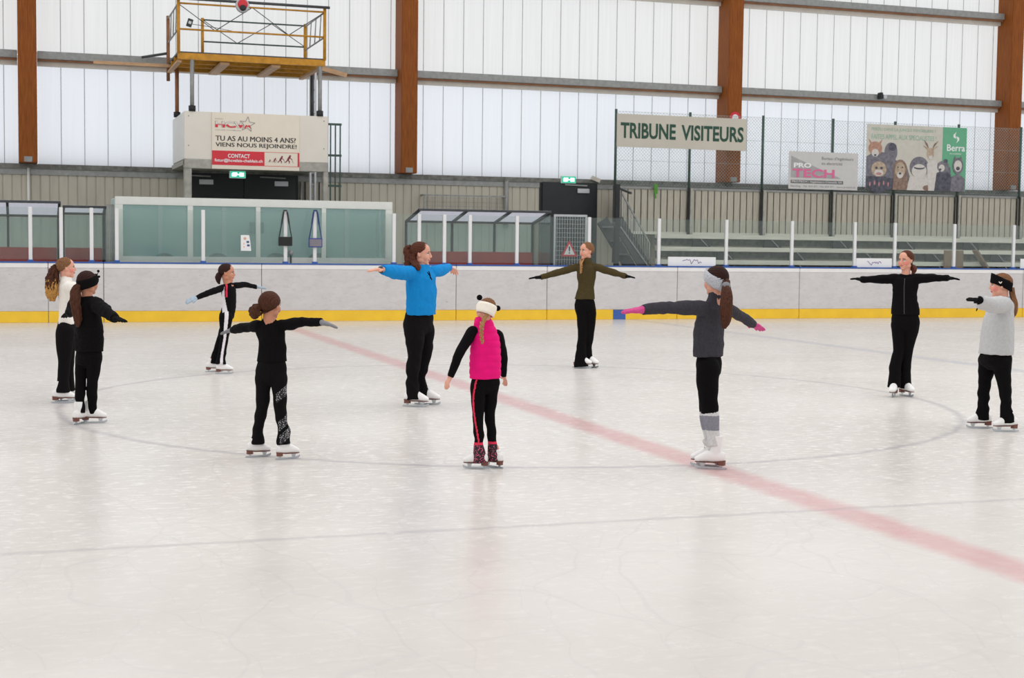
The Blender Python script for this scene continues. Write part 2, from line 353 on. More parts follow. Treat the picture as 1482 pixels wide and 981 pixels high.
# ------------------------------------------------------------------ glass posts and panes
px_posts = [44, 88.5, 132.5, 169, 294, 413, 455.5, 570, 606.5, 643, 680, 748, 852.5, 953.5, 1051, 1146, 1237, 1295, 1381, 1467]
xs = [XZ(p, 350, YG)[0] for p in px_posts]
for i, x in enumerate(xs):
    r = empty('glass_post', (x, YG, ZB), 'white upright rink glass post on the boards, %s from the left' % ORD[i], 'post', 'white posts of the rink glass')
    MB().bev(x - 0.035, x + 0.035, YG - 0.03, YG + 0.035, ZB + 0.005, 2.245, 0.006).build('upright', M['post'], r)
    MB().bev(x - 0.055, x + 0.055, YG - 0.045, YG + 0.04, ZB, ZB + 0.035, 0.004).build('foot', M['blue'], r)
edges = [-1.55] + xs + [24.6]
for i in range(len(edges)-1):
    a, b = edges[i] + 0.045, edges[i+1] - 0.045
    if i == 0: lab = 'rink glass shield left of the leftmost white post'
    elif i == len(edges)-2: lab = 'rink glass shield right of the rightmost white post'
    else: lab = 'clear rink glass shield between the %s and %s white posts from the left' % (ORD[i-1], ORD[i])
    if i in (6,): continue                      # open gap between the two strap-hung posts
    o = MB().box(a, b, YG - 0.006, YG + 0.006, ZB + 0.04, 2.235).build('glass_shield', M['pane']); tag(o, lab, 'glass shield', 'rink glass shields above the boards')
# ------------------------------------------------------------------ back wall : cladding, sill, columns, glazing, beams
zs = 3.32
COLX = [0.33 + k*8.68 for k in range(-2, 5)]      # right front edge of each timber column
o = MB()
x = -20.0
while x < 36:                                        # profiled grey cladding: ribs
    o.box(x, x + 0.17, YW, YW + 0.10, 0.0, zs - 0.26); o.box(x + 0.17, x + 0.2, YW + 0.02, YW + 0.10, 0.0, zs - 0.26); x += 0.2
o = o.build('wall_back', M['wall_grey']); tag(o, 'grey ribbed lower wall under the tall windows', 'wall', kind='structure')
o = MB().box(-20, 36, YW - 0.06, YW + 0.5, zs - 0.13, zs - 0.02).build('trim_1', M['dark_concrete']); tag(o, 'dirty concrete sill under the windows', 'sill', kind='structure')
o = MB().box(-20, 36, YW - 0.03, YW + 0.4, zs - 0.26, zs - 0.13).build('trim_2', M['grey_steel']); tag(o, 'grey metal edge strip below the sill', 'trim', kind='structure')
CW = 0.40
tiers = [(zs - 0.02, 5.62, 'sheet_low'), (5.86, 8.00, 'sheet_top'), (8.24, 10.4, 'sheet_top'), (10.6, 12.9, 'sheet_top')]
wi = 1
for k in range(len(COLX)-1):
    xa, xb = COLX[k] + 0.01, COLX[k+1] - CW - 0.01
    for ti, (za, zb, mm) in enumerate(tiers):
        w = MB(); n = 18; step = (COLX[k+1] - COLX[k])/17.0
        x = xa - 0.2*(k % 2)
        while x < xb:
            a, b = max(x, xa - 0.4), min(x + step, xb + 0.38)
            if b - a > 0.02:
                w.add([(a + .004, YW + .24, za - .1), (b - .004, YW + .24, za - .1), (b - .004, YW + .24, zb + .1), (a + .004, YW + .24, zb + .1)], [(0, 1, 2, 3)], 0)
                w.box(b - 0.006, b + 0.006, YW + 0.236, YW + 0.244, za - 0.1, zb + 0.1, 1)
            x += step
        o = w.build('window_%d' % wi, [M[mm], M['seam']]); wi += 1
        tag(o, 'white translucent glazing between timber columns', 'window', kind='structure')
cl = {2: 'brown timber column at the left edge', 3: 'brown timber column standing above the girl in blue', 4: 'brown timber column behind the right end of the visitors stand banner', 5: 'brown timber column at the right edge of the hall'}
for k, x in enumerate(COLX):
    r = empty('timber_column', (x - CW/2, YW - 0.25, zs), cl.get(k, 'brown timber column outside the frame'), 'column', 'brown timber columns of the back wall')
    MB().bev(x - CW, x, YW - 0.45, YW + 0.2, zs - 0.015, 13.0, 0.012).build('shaft', M['timber'], r)
    MB().bev(x - CW*0.72, x - CW*0.28, YW - 0.47, YW - 0.44, zs - 0.0, zs + 0.12, 0.004).build('foot_plate', M['grey_steel'], r)
for ti, zt in enumerate((5.80, 8.20, 10.5)):
    for k in range(len(COLX)-1):
        xa, xb = COLX[k] + 0.01, COLX[k+1] - CW - 0.01
        names = {0: 'left of the leftmost column', 1: 'behind the scaffold platform', 2: 'above the visitors stand banner', 3: 'above the animal billboard'}
        pos = names.get(k - 1, 'outside the frame')
        r = empty('wall_beam', ((xa+xb)/2, YW, zt - 0.3), '%s grey steel wall beam %s' % (('lower', 'upper', 'topmost')[ti], pos) if (ti, k) in ((0, 1), (0, 2), (0, 3), (0, 4), (1, 3), (1, 4)) else 'grey steel wall beam out of the frame', 'beam', 'grey steel beams across the windows')
        MB().bev(xa, xb, YW - 0.12, YW + 0.2, zt - 0.17, zt, 0.01).build('steel_channel', M['grey_steel'], r)
        MB().box(xa, xb, YW - 0.06, YW + 0.2, zt - 0.21, zt - 0.17).build('batten', M['rust_wood'], r)
        MB().box(xa, xb, YW + 0.05, YW + 0.2, zt - 0.31, zt - 0.21).build('flashing', M['beige'], r)
# lower wall pipes
def pipe(px, y0, y1, r_, m, lab, Y=YW - 0.06):
    a = PY(px, y0, Y); b = PY(px, y1, Y)
    o = MB().tube([(a.x, Y, a.z), (a.x, Y, b.z)], r_, 10).build('wall_pipe', m); tag(o, lab, 'pipe')
pipe(41, 243, 330, 0.03, M['frame_white'], 'white vertical pipe on the grey wall below the leftmost column')
pipe(733, 262, 330, 0.06, M['grey_steel'], 'grey vertical downpipe on the wall right of the wire guard')
# ------------------------------------------------------------------ doors
def door(name, p0, p1, top, Y, label, double):
    xa, zt = XZ(p0, top, Y); xb, _ = XZ(p1, top, Y); zt = XZ((p0+p1)/2, top, Y)[1]
    r = empty(name, ((xa+xb)/2, Y, 0.05), label, 'door'); r['kind'] = 'structure'
    MB().box(xa - 0.06, xb + 0.06, Y + 0.02, Y + 0.09, 0.05, zt + 0.06).build('door_frame', M['black_steel'], r)
    mid = (xa+xb)/2
    for a, b in ([(xa, mid - 0.006), (mid + 0.006, xb)] if double else [(xa, xb)]):
        lf = MB().bev(a, b, Y - 0.02, Y + 0.03, 0.06, zt, 0.004).build('door_leaf', M['black_door'], r)
        cx = b - 0.35 if a > xa or not double else a + 0.35
        MB().bev(cx - 0.16, cx + 0.16, Y - 0.07, Y - 0.02, zt - 0.26, zt - 0.15, 0.004).build('door_closer', M['chrome'], lf)
        MB().bar((cx - 0.5, Y - 0.05, zt - 0.06), (cx + 0.1, Y - 0.05, zt - 0.075), 0.03).build('closer_arm', M['grey_steel'], lf)
door('door_1', 276, 428, 252, YW - 0.06, 'black double door under the balcony', True)
door('door_2', 785, 862, 264, YW - 0.06, 'black single door left of the visitors stand', False)
def exit_sign(px0, px1, py0, py1, Y, lab):
    a = PY(px0, py0, Y); b = PY(px1, py1, Y); x0, x1, z1, z0 = a.x, b.x, a.z, b.z; h = z1 - z0
    r = empty('exit_sign', ((x0+x1)/2, Y, z0), lab, 'exit sign', 'lit green exit signs')
    MB().bev(x0 - 0.01, x1 + 0.01, Y, Y + 0.07, z0 - 0.01, z1 + 0.01, 0.006).build('housing', M['frame_white'], r)
    MB().box(x0, x1, Y - 0.006, Y, z0, z1).build('lit_panel', M['exit_green'], r)
    sy = MB(); zc = (z0+z1)/2
    # running figure, arrow and doorway in white
    sy.prism([(x0 + (x1-x0)*u, zc + h*v) for u, v in ((.12,-.3),(.40,-.3),(.46,-.05),(.46,.3),(.16,.3),(.10,.05))], Y - 0.009, Y - 0.006)
    sy.prism([(x0 + (x1-x0)*u, zc + h*v) for u, v in ((.46,-.07),(.62,-.07),(.62,.07),(.46,.07))], Y - 0.009, Y - 0.006)
    sy.prism([(x0 + (x1-x0)*u, zc + h*v) for u, v in ((.62,-.3),(.9,-.28),(.9,.28),(.62,.3))], Y - 0.009, Y - 0.006)
    sy.build('pictogram', M['exit_white'], r)
exit_sign(333, 355, 247.5, 257.5, 31.75, 'lit green exit sign hanging under the balcony')
exit_sign(813, 833, 255, 265, YW - 0.13, 'lit green exit sign above the single black door')
# ------------------------------------------------------------------ timekeeper box
bx = empty('timekeeper_box', (4.6, 30.4, 0.05), 'white framed glazed timekeeper box behind the boards', 'cabin')
F0, F1 = 29.9, 31.3
xl, zt = XZ(166.5, 284, F0); xr_, _ = XZ(568, 293, F0); zt = 2.49; zh = 2.33; zl = 1.30
MB().bev(xl, xr_, F0, F0 + 0.08, zh, zt, 0.006).build('header', M['frame_white'], bx)
MB().bev(xl, xr_, F0, F0 + 0.08, 1.12, zl, 0.006).build('sill_board', M['frame_white'], bx)
MB().bev(xl, xr_, F0 + 0.01, F0 + 0.07, 0.05, 1.118, 0.004).build('lower_wall', M['frame_white'], bx)
mull = [(166.5, 178), (271.5, 279.5), (370.5, 377), (465.7, 472), (558, 568)]
wx = []
for a, b in mull:
    xa, xb = XZ(a, 330, F0)[0], XZ(b, 330, F0)[0]; wx.append((xa, xb))
    MB().bev(xa, xb, F0, F0 + 0.08, zl + 0.001, zh - 0.001, 0.005).build('mullion', M['frame_white'], bx)
for k in range(4):
    MB().box(wx[k][1] + 0.002, wx[k+1][0] - 0.002, F0 + 0.035, F0 + 0.045, zl + 0.002, zh - 0.002).build('window_pane', M['teal_pane'], bx)
MB().box(xl, xr_, F1, F1 + 0.05, 0.05, zt - 0.04).build('back_wall', M['teal_wall'], bx)
MB().box(xl, xl + 0.05, F0 + 0.09, F1 - 0.01, 0.05, zt - 0.04).build('side_wall', M['teal_wall'], bx)
MB().box(xr_ - 0.05, xr_, F0 + 0.09, F1 - 0.01, 0.05, zl).build('side_wall', M['teal_wall'], bx)
MB().box(xr_ - 0.03, xr_ - 0.02, F0 + 0.09, F1 - 0.01, zl + 0.01, zt - 0.06).build('side_pane', M['teal_pane'], bx)
for yy in (30.35, 30.8):
    MB().box(xr_ - 0.06, xr_ - 0.01, yy, yy + 0.05, zl, zt - 0.05).build('side_mullion', M['frame_white'], bx)
MB().add([(xl, F0 + .09, zt - .03), (xr_, F0 + .09, zt - .03), (xr_, F1 + .05, zt - .03), (xl, F1 + .05, zt - .03)], [(0, 1, 2, 3)]).build('roof_sheet', M['roof_clear'], bx)
for k, (px) in enumerate((0.62, 1.6, 2.6, 3.5)):
    xa = xl + 1.33*k + 0.95
    MB().box(xa, xa + 0.09, F1 - 0.05, F1 - 0.002, zl - 0.2, zt - 0.05).build('wall_batten', M['frame_white'], bx)
MB().bev(xl + 0.06, xr_ - 0.06, F0 + 0.1, F0 + 0.55, 1.16, 1.2, 0.005).build('desk', M['frame_white'], bx)
for k, (px, lb) in enumerate(((238, 'left of the first mullion'), (315, 'just right of the first mullion'), (400, 'left of the black strapped board'), (461, 'behind the blue strapped board'))):
    p = PY(px, 366, 30.75); x = p.x; Yc = 30.75
    r = empty('office_chair', (x, Yc, 0.05), 'dark office chair in the timekeeper box, ' + lb, 'chair', 'dark chairs inside the timekeeper box')
    t = MB(); bm = [(x + 0.24*math.cos(a), p.z - 0.20 + 0.20*math.sin(a)) for a in [math.pi*i/10 for i in range(11)]] + [(x - 0.22, p.z - 0.42), (x + 0.22, p.z - 0.42)]
    t.prism(bm, Yc, Yc + 0.06); t.build('backrest', M['black_steel'], r)
    MB().bev(x - 0.24, x + 0.24, Yc - 0.42, Yc + 0.05, 0.46, 0.55, 0.03).build('seat', M['black_steel'], r)
    MB().tube([(x, Yc + 0.09, p.z - 0.3), (x, Yc + 0.1, 0.5), (x, Yc - 0.1, 0.45)], 0.02).build('back_stem', M['dark_steel'], r)
    MB().tube([(x, Yc - 0.18, 0.46), (x, Yc - 0.18, 0.12)], 0.03).build('column', M['dark_steel'], r)
    bs = MB()
    for q in range(5):
        a = 2*math.pi*q/5; bs.tube([(x, Yc - 0.18, 0.13), (x + 0.26*math.cos(a), Yc - 0.18 + 0.26*math.sin(a), 0.085)], 0.02, 6)
    bs.build('star_base', M['dark_steel'], r)
b0 = PY(372, 329, F1 - 0.1)
o = MB().bev(b0.x - 0.15, b0.x + 0.15, F1 - 0.1, F1 - 0.002, b0.z - 0.13, b0.z + 0.11, 0.01).build('control_box', mat('slate_plastic', (92, 116, 112), 0.5)); tag(o, 'dark rectangular box on the back wall of the timekeeper box', 'box')
# paper notice on the rink glass
a = PY(348.5, 340, YG - 0.012); c = PY(363.5, 363, YG - 0.012)
r = empty('paper_notice', ((a.x+c.x)/2, YG - 0.012, c.z), 'white paper notice with a curled corner taped to the glass', 'paper')
MB().prism([(a.x, a.z), (a.x + (c.x-a.x)*.8, a.z), (c.x - 0.02, a.z - 0.12), (c.x, c.z), (a.x, c.z)], YG - 0.014, YG - 0.011).build('sheet', M['white'], r)
pr = MB(); w = c.x - a.x; h = a.z - c.z
pr.sphere((a.x + w*.4, YG - 0.015, c.z + h*.78), (w*.14, 0.001, h*.09), 0, 8)
for u, v, m_ in ((.55, .5, 1), (.6, .28, 1), (.25, .4, 0), (.25, .2, 0)):
    pr.box(a.x + w*u, a.x + w*(u + .25 if m_ else u + .1), YG - 0.0155, YG - 0.014, c.z + h*v, c.z + h*(v + (.13 if m_ else .1)), m_)
pr.build('print', [mat('orange_print', (232, 178, 150), 0.6), mat('navy_print', (62, 76, 128), 0.6)], r)
def strap_board(px, top, y0, y1, wpx, frame, face, strap, label):
    Y = YG - 0.062; p = PY(px, top, Y); p.z += .02; a = PY(px - wpx/2, y0, Y - 0.02); c = PY(px + wpx/2, y1, Y - 0.02)
    r = empty('strapped_board', (p.x, Y, c.z), label, 'board', 'small boards hung by straps on the glass posts')
    MB().bev(a.x, c.x, Y - 0.035, Y - 0.008, c.z, a.z, 0.006).build('frame', frame, r)
    MB().box(a.x + 0.02, c.x - 0.02, Y - 0.04, Y - 0.034, c.z + 0.02, a.z - 0.02).build('face', face, r)
    st = MB()
    for s, e in ((-1, a.x + 0.015), (1, c.x - 0.015)):
        st.bar((p.x + s*0.035, Y - 0.005, p.z - 0.02), (p.x + s*0.075, Y - 0.012, p.z - (p.z-a.z)*0.5), 0.035, 0.008, up=(0, 1, 0))
        st.bar((p.x + s*0.075, Y - 0.012, p.z - (p.z-a.z)*0.5), (e, Y - 0.018, a.z - 0.005), 0.022, 0.008, up=(0, 1, 0))
    st.bar((p.x - 0.04, Y + 0.01, p.z), (p.x + 0.04, Y + 0.01, p.z), 0.02, 0.03)
    st.build('strap', strap, r)
strap_board(413, 306, 342.5, 356, 20, M['ink'], mat('black_cover', (14, 14, 15), 0.5), M['ink'], 'black board hanging by a black strap on a white glass post')
strap_board(456.5, 306, 344.5, 358, 20, mat('blue_edge', (42, 66, 150), 0.5), mat('grey_board_face', (128, 124, 132), 0.6), mat('navy_strap', (34, 56, 110), 0.6), 'grey board with blue edge hanging by a blue strap on a white glass post')
p = PY(420.5, 366, 29.85)
r = empty('microphone', (p.x, 29.85, 0.05), 'small grey microphone on a stem beside the black strapped board', 'microphone')
MB().tube([(p.x, 29.82, 0.06), (p.x, 29.82, p.z)], 0.018).build('stem', M['dark_steel'], r); MB().bev(p.x - .12, p.x + .12, 29.74, 29.88, 0.05, 0.075, 0.008).build('stand_base', M['dark_steel'], r); MB().sphere((p.x, 29.82, p.z), (0.055, 0.045, 0.06), 0, 8).build('head', M['grey_steel'], r)
# posts beside the box at its left end
for k, px in enumerate((156, 160.5, 164)):
    x = XZ(px, 340, 30.0)[0]
    o = MB().bev(x - 0.022, x + 0.022, 30.0, 30.05, 0.05, 2.33, 0.004).build('rail_post', M['grey_steel']); tag(o, 'grey steel upright left of the timekeeper box, %s from the left' % ORD[k], 'post', 'steel uprights beside the timekeeper box')
# ------------------------------------------------------------------ team bench shelters
def shelter(px_l, px_r, ytop, Yf, depth, ribs, label, drop):
    xa, xb = XZ(px_l, ytop, Yf)[0], XZ(px_r, ytop, Yf)[0]; z = XZ((px_l+px_r)/2, ytop, Yf)[1]; Yk = Yf + depth; zk = z - drop
    r = empty('bench_shelter', ((xa+xb)/2, Yf, 0.05), label, 'shelter', 'glazed team bench shelters')
    MB().bev(xa, xb, Yf, Yf + 0.06, z - 0.05, z, 0.005).build('front_rail', M['dark_steel'], r)
    MB().bev(xa, xb, Yk, Yk + 0.05, zk - 0.05, zk, 0.005).build('rear_rail', M['dark_steel'], r)
    MB().add([(xa, Yf, z + 0.002), (xb, Yf, z + 0.002), (xb, Yk, zk + 0.002), (xa, Yk, zk + 0.002)], [(0,1,2,3)]).build('roof_sheet', M['roof_clear'], r)
    for k, t in enumerate(ribs):
        x = xa + (xb-xa)*t; x = min(max(x, xa + 0.025), xb - 0.025)
        MB().bar((x, Yf + 0.02, z - 0.03), (x, Yk + 0.02, zk - 0.03), 0.05, 0.05).build('rib', M['dark_steel'], r)
        MB().bev(x - 0.025, x + 0.025, Yk, Yk + 0.05, 0.05, zk - 0.05, 0.004).build('rear_post', M['dark_steel'], r)
    for k in range(len(ribs)-1):
        a = xa + (xb-xa)*ribs[k] + 0.03; b = xa + (xb-xa)*ribs[k+1] - 0.03
        MB().box(a, b, Yk + 0.02, Yk + 0.03, 0.9, zk - 0.06).build('rear_pane', M['teal_pane'], r)
    for x in (xb - 0.012,):
        MB().add([(x, Yf + 0.05, 0.3), (x, Yk, 0.3), (x, Yk, zk - 0.06), (x, Yf + 0.05, z - 0.06), (x + 0.01, Yf + 0.05, 0.3), (x + 0.01, Yk, 0.3), (x + 0.01, Yk, zk - 0.06), (x + 0.01, Yf + 0.05, z - 0.06)],
                 [(0,1,2,3),(7,6,5,4),(0,4,5,1),(1,5,6,2),(2,6,7,3),(3,7,4,0)]).build('side_pane', M['pane'], r)
    bn = empty('team_bench', ((xa+xb)/2, Yk - 0.3, 0.05), 'maroon bench inside the ' + label, 'bench', 'maroon team benches')
    MB().bev(xa + 0.06, xb - 0.06, Yk - 0.1, Yk - 0.04, 0.95, 1.45, 0.01).build('backrest', M['maroon'], bn)
    MB().bev(xa + 0.06, xb - 0.06, Yk - 0.5, Yk - 0.12, 0.5, 0.55, 0.01).build('seat', M['maroon'], bn)
    x = xa + 0.3
    while x < xb:
        MB().bev(x - 0.03, x + 0.03, Yk - 0.46, Yk - 0.11, 0.05, 0.5, 0.004).build('leg', M['dark_steel'], bn); x += 1.3
    return r
shelter(606, 798, 303.5, 30.2, 1.15, (0, 0.36, 0.69, 1), 'glazed bench shelter behind the girl in blue', 0.24)
shelter(-60, 88, 289.5, 30.2, 1.15, (0.02, 0.47, 1), 'glazed bench shelter at the left edge', 0.26)
shelter(90.5, 154, 297.5, 30.5, 0.6, (0, 1), 'lower glazed shelter left of the timekeeper box', 0.13)
# wire gate with warning sign
Yg = 30.35; a = PY(802, 310, Yg); c = PY(849, 384, Yg)
r = empty('wire_gate', ((a.x+c.x)/2, Yg, 0.05), 'grey wire mesh gate right of the bench shelter', 'gate')
fr = MB(); fr.bev(a.x, c.x, Yg, Yg + 0.04, a.z - 0.05, a.z, 0.004); fr.bev(a.x, a.x + 0.045, Yg, Yg + 0.04, 0.1, a.z - 0.05, 0.004); fr.bev(c.x - 0.045, c.x, Yg, Yg + 0.04, 0.1, a.z - 0.05, 0.004); fr.bev(a.x + .045, c.x - .045, Yg, Yg + 0.04, 0.1, 0.15, 0.004)
fr.build('gate_frame', M['chrome'], r)
ms = MB(); x = a.x + 0.08
while x < c.x - 0.05: ms.bar((x, Yg + 0.015, 0.15), (x, Yg + 0.015, a.z - 0.05), 0.007); x += 0.062
z = 0.2
while z < a.z - 0.06: ms.bar((a.x + 0.04, Yg + 0.022, z), (c.x - 0.04, Yg + 0.022, z), 0.007); z += 0.10
ms.build('wire_mesh', M['chrome'], r)
a = PY(812, 371, Yg - 0.03); c = PY(836, 348, Yg - 0.03); xm = (a.x+c.x)/2
r = empty('warning_sign', (xm, Yg - 0.03, a.z), 'red bordered triangular warning sign on the wire gate', 'warning sign')
MB().prism([(a.x, a.z), (c.x, a.z), (xm, c.z)], Yg - 0.03, Yg - 0.02).build('border', M['red'], r)
h = c.z - a.z; w = c.x - a.x
MB().prism([(a.x + w*.17, a.z + h*.11), (c.x - w*.17, a.z + h*.11), (xm, c.z - h*.22)], Yg - 0.033, Yg - 0.03).build('field', M['white'], r)
MB().prism([(xm - .012, a.z + h*.32), (xm + .012, a.z + h*.32), (xm + .02, a.z + h*.62), (xm - .02, a.z + h*.62)], Yg - 0.036, Yg - 0.033).prism([(xm - .014, a.z + h*.18), (xm + .014, a.z + h*.18), (xm + .014, a.z + h*.26), (xm - .014, a.z + h*.26)], Yg - 0.036, Yg - 0.033).build('exclamation_mark', M['ink'], r)
# wire guard on the wall
Yq = YW - 0.3; a = PY(614, 282, Yq); c = PY(732, 303, Yq)
r = empty('wire_guard', ((a.x+c.x)/2, Yq, c.z - 0.35), 'long grey wire guard on the wall above the bench shelter', 'wire guard')
g = MB(); z1, z0 = a.z, c.z - 0.25
for (p_, q_) in (((a.x, z1), (c.x, z1)), ((a.x, z0), (c.x, z0)), ((a.x, z0), (a.x, z1)), ((c.x, z0), (c.x, z1))): g.bar((p_[0], Yq, p_[1]), (q_[0], Yq, q_[1]), 0.035)
for x in (a.x, c.x): g.bar((x, Yq, z1), (x, YW, z1), 0.035)
g.build('guard_frame', M['grey_steel'], r)
g = MB(); x = a.x + 0.1
while x < c.x: g.bar((x, Yq, z0), (x, Yq, z1), 0.008); x += 0.115
z = z0 + 0.1
while z < z1: g.bar((a.x, Yq + 0.01, z), (c.x, Yq + 0.01, z), 0.008); z += 0.1
g.build('wire_mesh', M['grey_steel'], r)
# ------------------------------------------------------------------ balcony
BY = 31.6
xl, _ = XZ(266.5, 160, BY); xr_, _ = XZ(475, 168, BY); zp1 = 4.38; zp0 = 3.37; zb0 = 3.17
bal = empty('balcony', ((xl+xr_)/2, BY, 0.05), 'concrete balcony with white panel parapet above the black double door', 'balcony')
MB().box(xl, xr_, BY + 0.05, YW + 0.05, zb0 + 0.08, zp0 - 0.02).build('slab', M['concrete'], bal)
MB().bev(xl, xr_, BY, BY + 0.2, zb0, zp0 - 0.005, 0.008).build('edge_beam', M['concrete'], bal)
MB().bev(xl, xr_, BY, BY + 0.05, zp0, zp1, 0.006).build('front_panel', M['off_white'], bal)
MB().bev(xl, xl + 0.05, BY + 0.06, YW - 0.2, zp0, zp1, 0.006).build('side_panel', M['frame_white'], bal)
MB().bev(xr_ - 0.05, xr_, BY + 0.06, YW - 0.2, zp0, zp1, 0.006).build('side_panel', M['frame_white'], bal)
for a_, b_ in ((267, 277.5), (468, 475)):
    xa, xb = XZ(a_, 270, BY)[0], XZ(b_, 270, BY)[0]
    MB().bev(xa, xb, BY, BY + 0.2, 0.05, zb0 - 0.001, 0.01).build('pillar', M['concrete'], bal)
for u, v in ((.03, .9), (.97, .9), (.03, .28), (.97, .3)):
    MB().sphere((xl + (xr_-xl)*u, BY - 0.002, zp0 + (zp1-zp0)*v), (0.014, 0.006, 0.014), 0, 6).build('bolt', M['grey_steel'], bal)
# banner on the balcony
BB = BY - 0.012
a = PY(306.5, 162, BB); c = PY(433, 247.5, BB); x0, x1 = a.x, c.x; z1, z0 = zp1 - 0.005, c.z; w = x1 - x0; h = z1 - z0
bn = empty('club_banner', ((x0+x1)/2, BB, z0), 'white hockey club banner with red contact strip on the balcony front', 'banner')
MB().bev(x0, x1, BB - 0.012, BB + 0.008, z0, z1, 0.003).build('banner_board', mat('cream_print_board', (232, 222, 204), 0.5, var=0.02), bn)
B1 = BB - 0.013
def bx_(u): return x0 + w*u
def bz_(v): return z1 - h*v
MB().box(bx_(0.0), bx_(.597), B1 - 0.003, B1, bz_(.93), bz_(.675)).build('contact_strip', M['red'], bn)
t = MB(); text_mesh(t, 'CONTACT', bx_(.18), bx_(.43), bz_(.798), bz_(.727), B1 - 0.003, 0, 0.02); text_mesh(t, 'futur@hcvalais-chablais.ch', bx_(.03), bx_(.575), bz_(.885), bz_(.815), B1 - 0.003, 0, 0.02); t.build('contact_lettering', M['white'], bn)
t = MB()
for d_ in (0, .0035):
    text_mesh(t, 'TU AS AU MOINS 4 ANS?', bx_(.04 + d_), bx_(.955 + d_), bz_(.50), bz_(.41), B1 - d_*.05, 0, 0); text_mesh(t, 'VIENS NOUS REJOINDRE!', bx_(.04 + d_), bx_(.965 + d_), bz_(.625), bz_(.53), B1 - d_*.05, 0, 0)
t.build('slogan_lettering', M['ink'], bn)
t = MB()
text_mesh(t, 'HCV', bx_(.035), bx_(.36), bz_(.265), bz_(.15), B1, 2, 0.05); text_mesh(t, 'HCV', bx_(.042), bx_(.353), bz_(.262), bz_(.153), B1 - .0015, 0, 0.02); text_mesh(t, 'HCV', bx_(.039), bx_(.356), bz_(.265), bz_(.152), B1 - .003, 1, 0.035, clip=.5)
text_mesh(t, 'HOCKEY', bx_(.035), bx_(.13), bz_(.122), bz_(.105), B1, 2); text_mesh(t, 'VALAIS CHABLAIS', bx_(.035), bx_(.33), bz_(.318), bz_(.30), B1, 2)
text_mesh(t, 'A', bx_(.36), bx_(.45), bz_(.265), bz_(.17), B1 - .002, 1, 0.03, clip=.6)
cx, cz, R_ = bx_(.40), bz_(.195), h*.14
st = [(cx + (R_ if q % 2 == 0 else R_*.42)*math.sin(math.pi*q/5 + .1), cz + (R_ if q % 2 == 0 else R_*.42)*math.cos(math.pi*q/5 + .1)) for q in range(10)]
for q in range(10): t.bar((st[q][0], B1 - 0.004, st[q][1]), (st[(q+1) % 10][0], B1 - 0.004, st[(q+1) % 10][1]), 0.012, 0.003, 2, up=(0, 1, 0))
t.build('club_logo', [M['off_white'], M['red'], M['grey_ink']], bn)
t = MB()
t.box(bx_(.597), bx_(.98), B1 - 0.002, B1, bz_(.682), bz_(.675), 0); t.box(bx_(.597), bx_(.98), B1 - 0.002, B1, bz_(.93), bz_(.922), 0); t.box(bx_(.98), bx_(1.0), B1 - 0.002, B1, bz_(.93), bz_(.675), 0)
def skater(u, v, s):
    X, Z = bx_(u), bz_(v)
    t.sphere((X + .25*s, B1 - 0.001, Z + .95*s), (.13*s, 0.002, .13*s), 1, 6)
    for p_, q_, w_ in (((.2, .85), (-.05, .45), .26), ((-.05, .45), (.2, .2), .14), ((.2, .2), (.1, 0), .1), ((-.05, .45), (-.35, .1), .13), ((.2, .75), (.5, .5), .1), ((.5, .5), (.65, .05), .05)):
        t.bar((X + p_[0]*s, B1 - 0.001, Z + p_[1]*s), (X + q_[0]*s, B1 - 0.001, Z + q_[1]*s), w_*s, 0.003, 1, up=(0, 1, 0))
skater(.655, .86, .06); skater(.71, .865, .10); skater(.78, .87, .15); skater(.87, .87, .17)
t.build('skater_strip', [M['red'], mat('plum_print', (130, 44, 60), 0.5)], bn)
# back ladder and caged ladder
def ladder(px0, px1, y0, y1, Y, m, name, label, rungs, zbot=None):
    a = PY(px0, y0, Y); c = PY(px1, y1, Y); z0 = zbot if zbot is not None else c.z
    r = empty(name, ((a.x+c.x)/2, Y, z0), label, 'ladder')
    for x in (a.x, c.x): MB().bev(x - 0.025, x + 0.025, Y - 0.03, Y + 0.03, z0, a.z, 0.005).build('rail', m, r)
    for k in range(rungs):
        z = z0 + (a.z-z0)*(k + .5)/rungs; MB().tube([(a.x, Y, z), (c.x, Y, z)], 0.018, 6).build('rung', m, r)
    return r
ladder(449.5, 456, 104, 290, 34.06, M['chrome'], 'ladder', 'silver ladder standing under the right side of the scaffold platform', 20, 0.05)
Yc = 33.5; a = PY(478.5, 180, Yc); c = PY(492, 285, Yc)
r = empty('safety_cage', ((a.x+c.x)/2, Yc, 0.05), 'dark green hooped safety cage right of the balcony', 'ladder cage')
for x in (a.x, (a.x+c.x)/2, c.x): MB().bev(x - 0.014, x + 0.014, Yc - 0.02, Yc + 0.02, 0.05, a.z, 0.003).build('upright', M['green_post'], r)
for yy in (180, 225, 269):
    z = PY(485, yy, Yc).z; MB().bar((a.x - 0.1, Yc, z), (c.x + 0.03, Yc, z), 0.045, 0.05).build('hoop', M['green_post'], r)
# conduits under the balcony at the right
for k, px in enumerate((436, 441.5, 462)):
    x = XZ(px, 265, YW - 0.1)[0]; o = MB().tube([(x, YW - 0.1, 0.05), (x, YW - 0.1, 3.05)], 0.04 if k == 0 else 0.02, 8).build('conduit', M['chrome'] if k == 0 else M['dark_steel'])
    tag(o, ('white vertical pipe right of the black double door', 'thin dark conduit next to the white pipe under the balcony', 'thin dark conduit left of the right balcony pillar')[k], 'pipe')
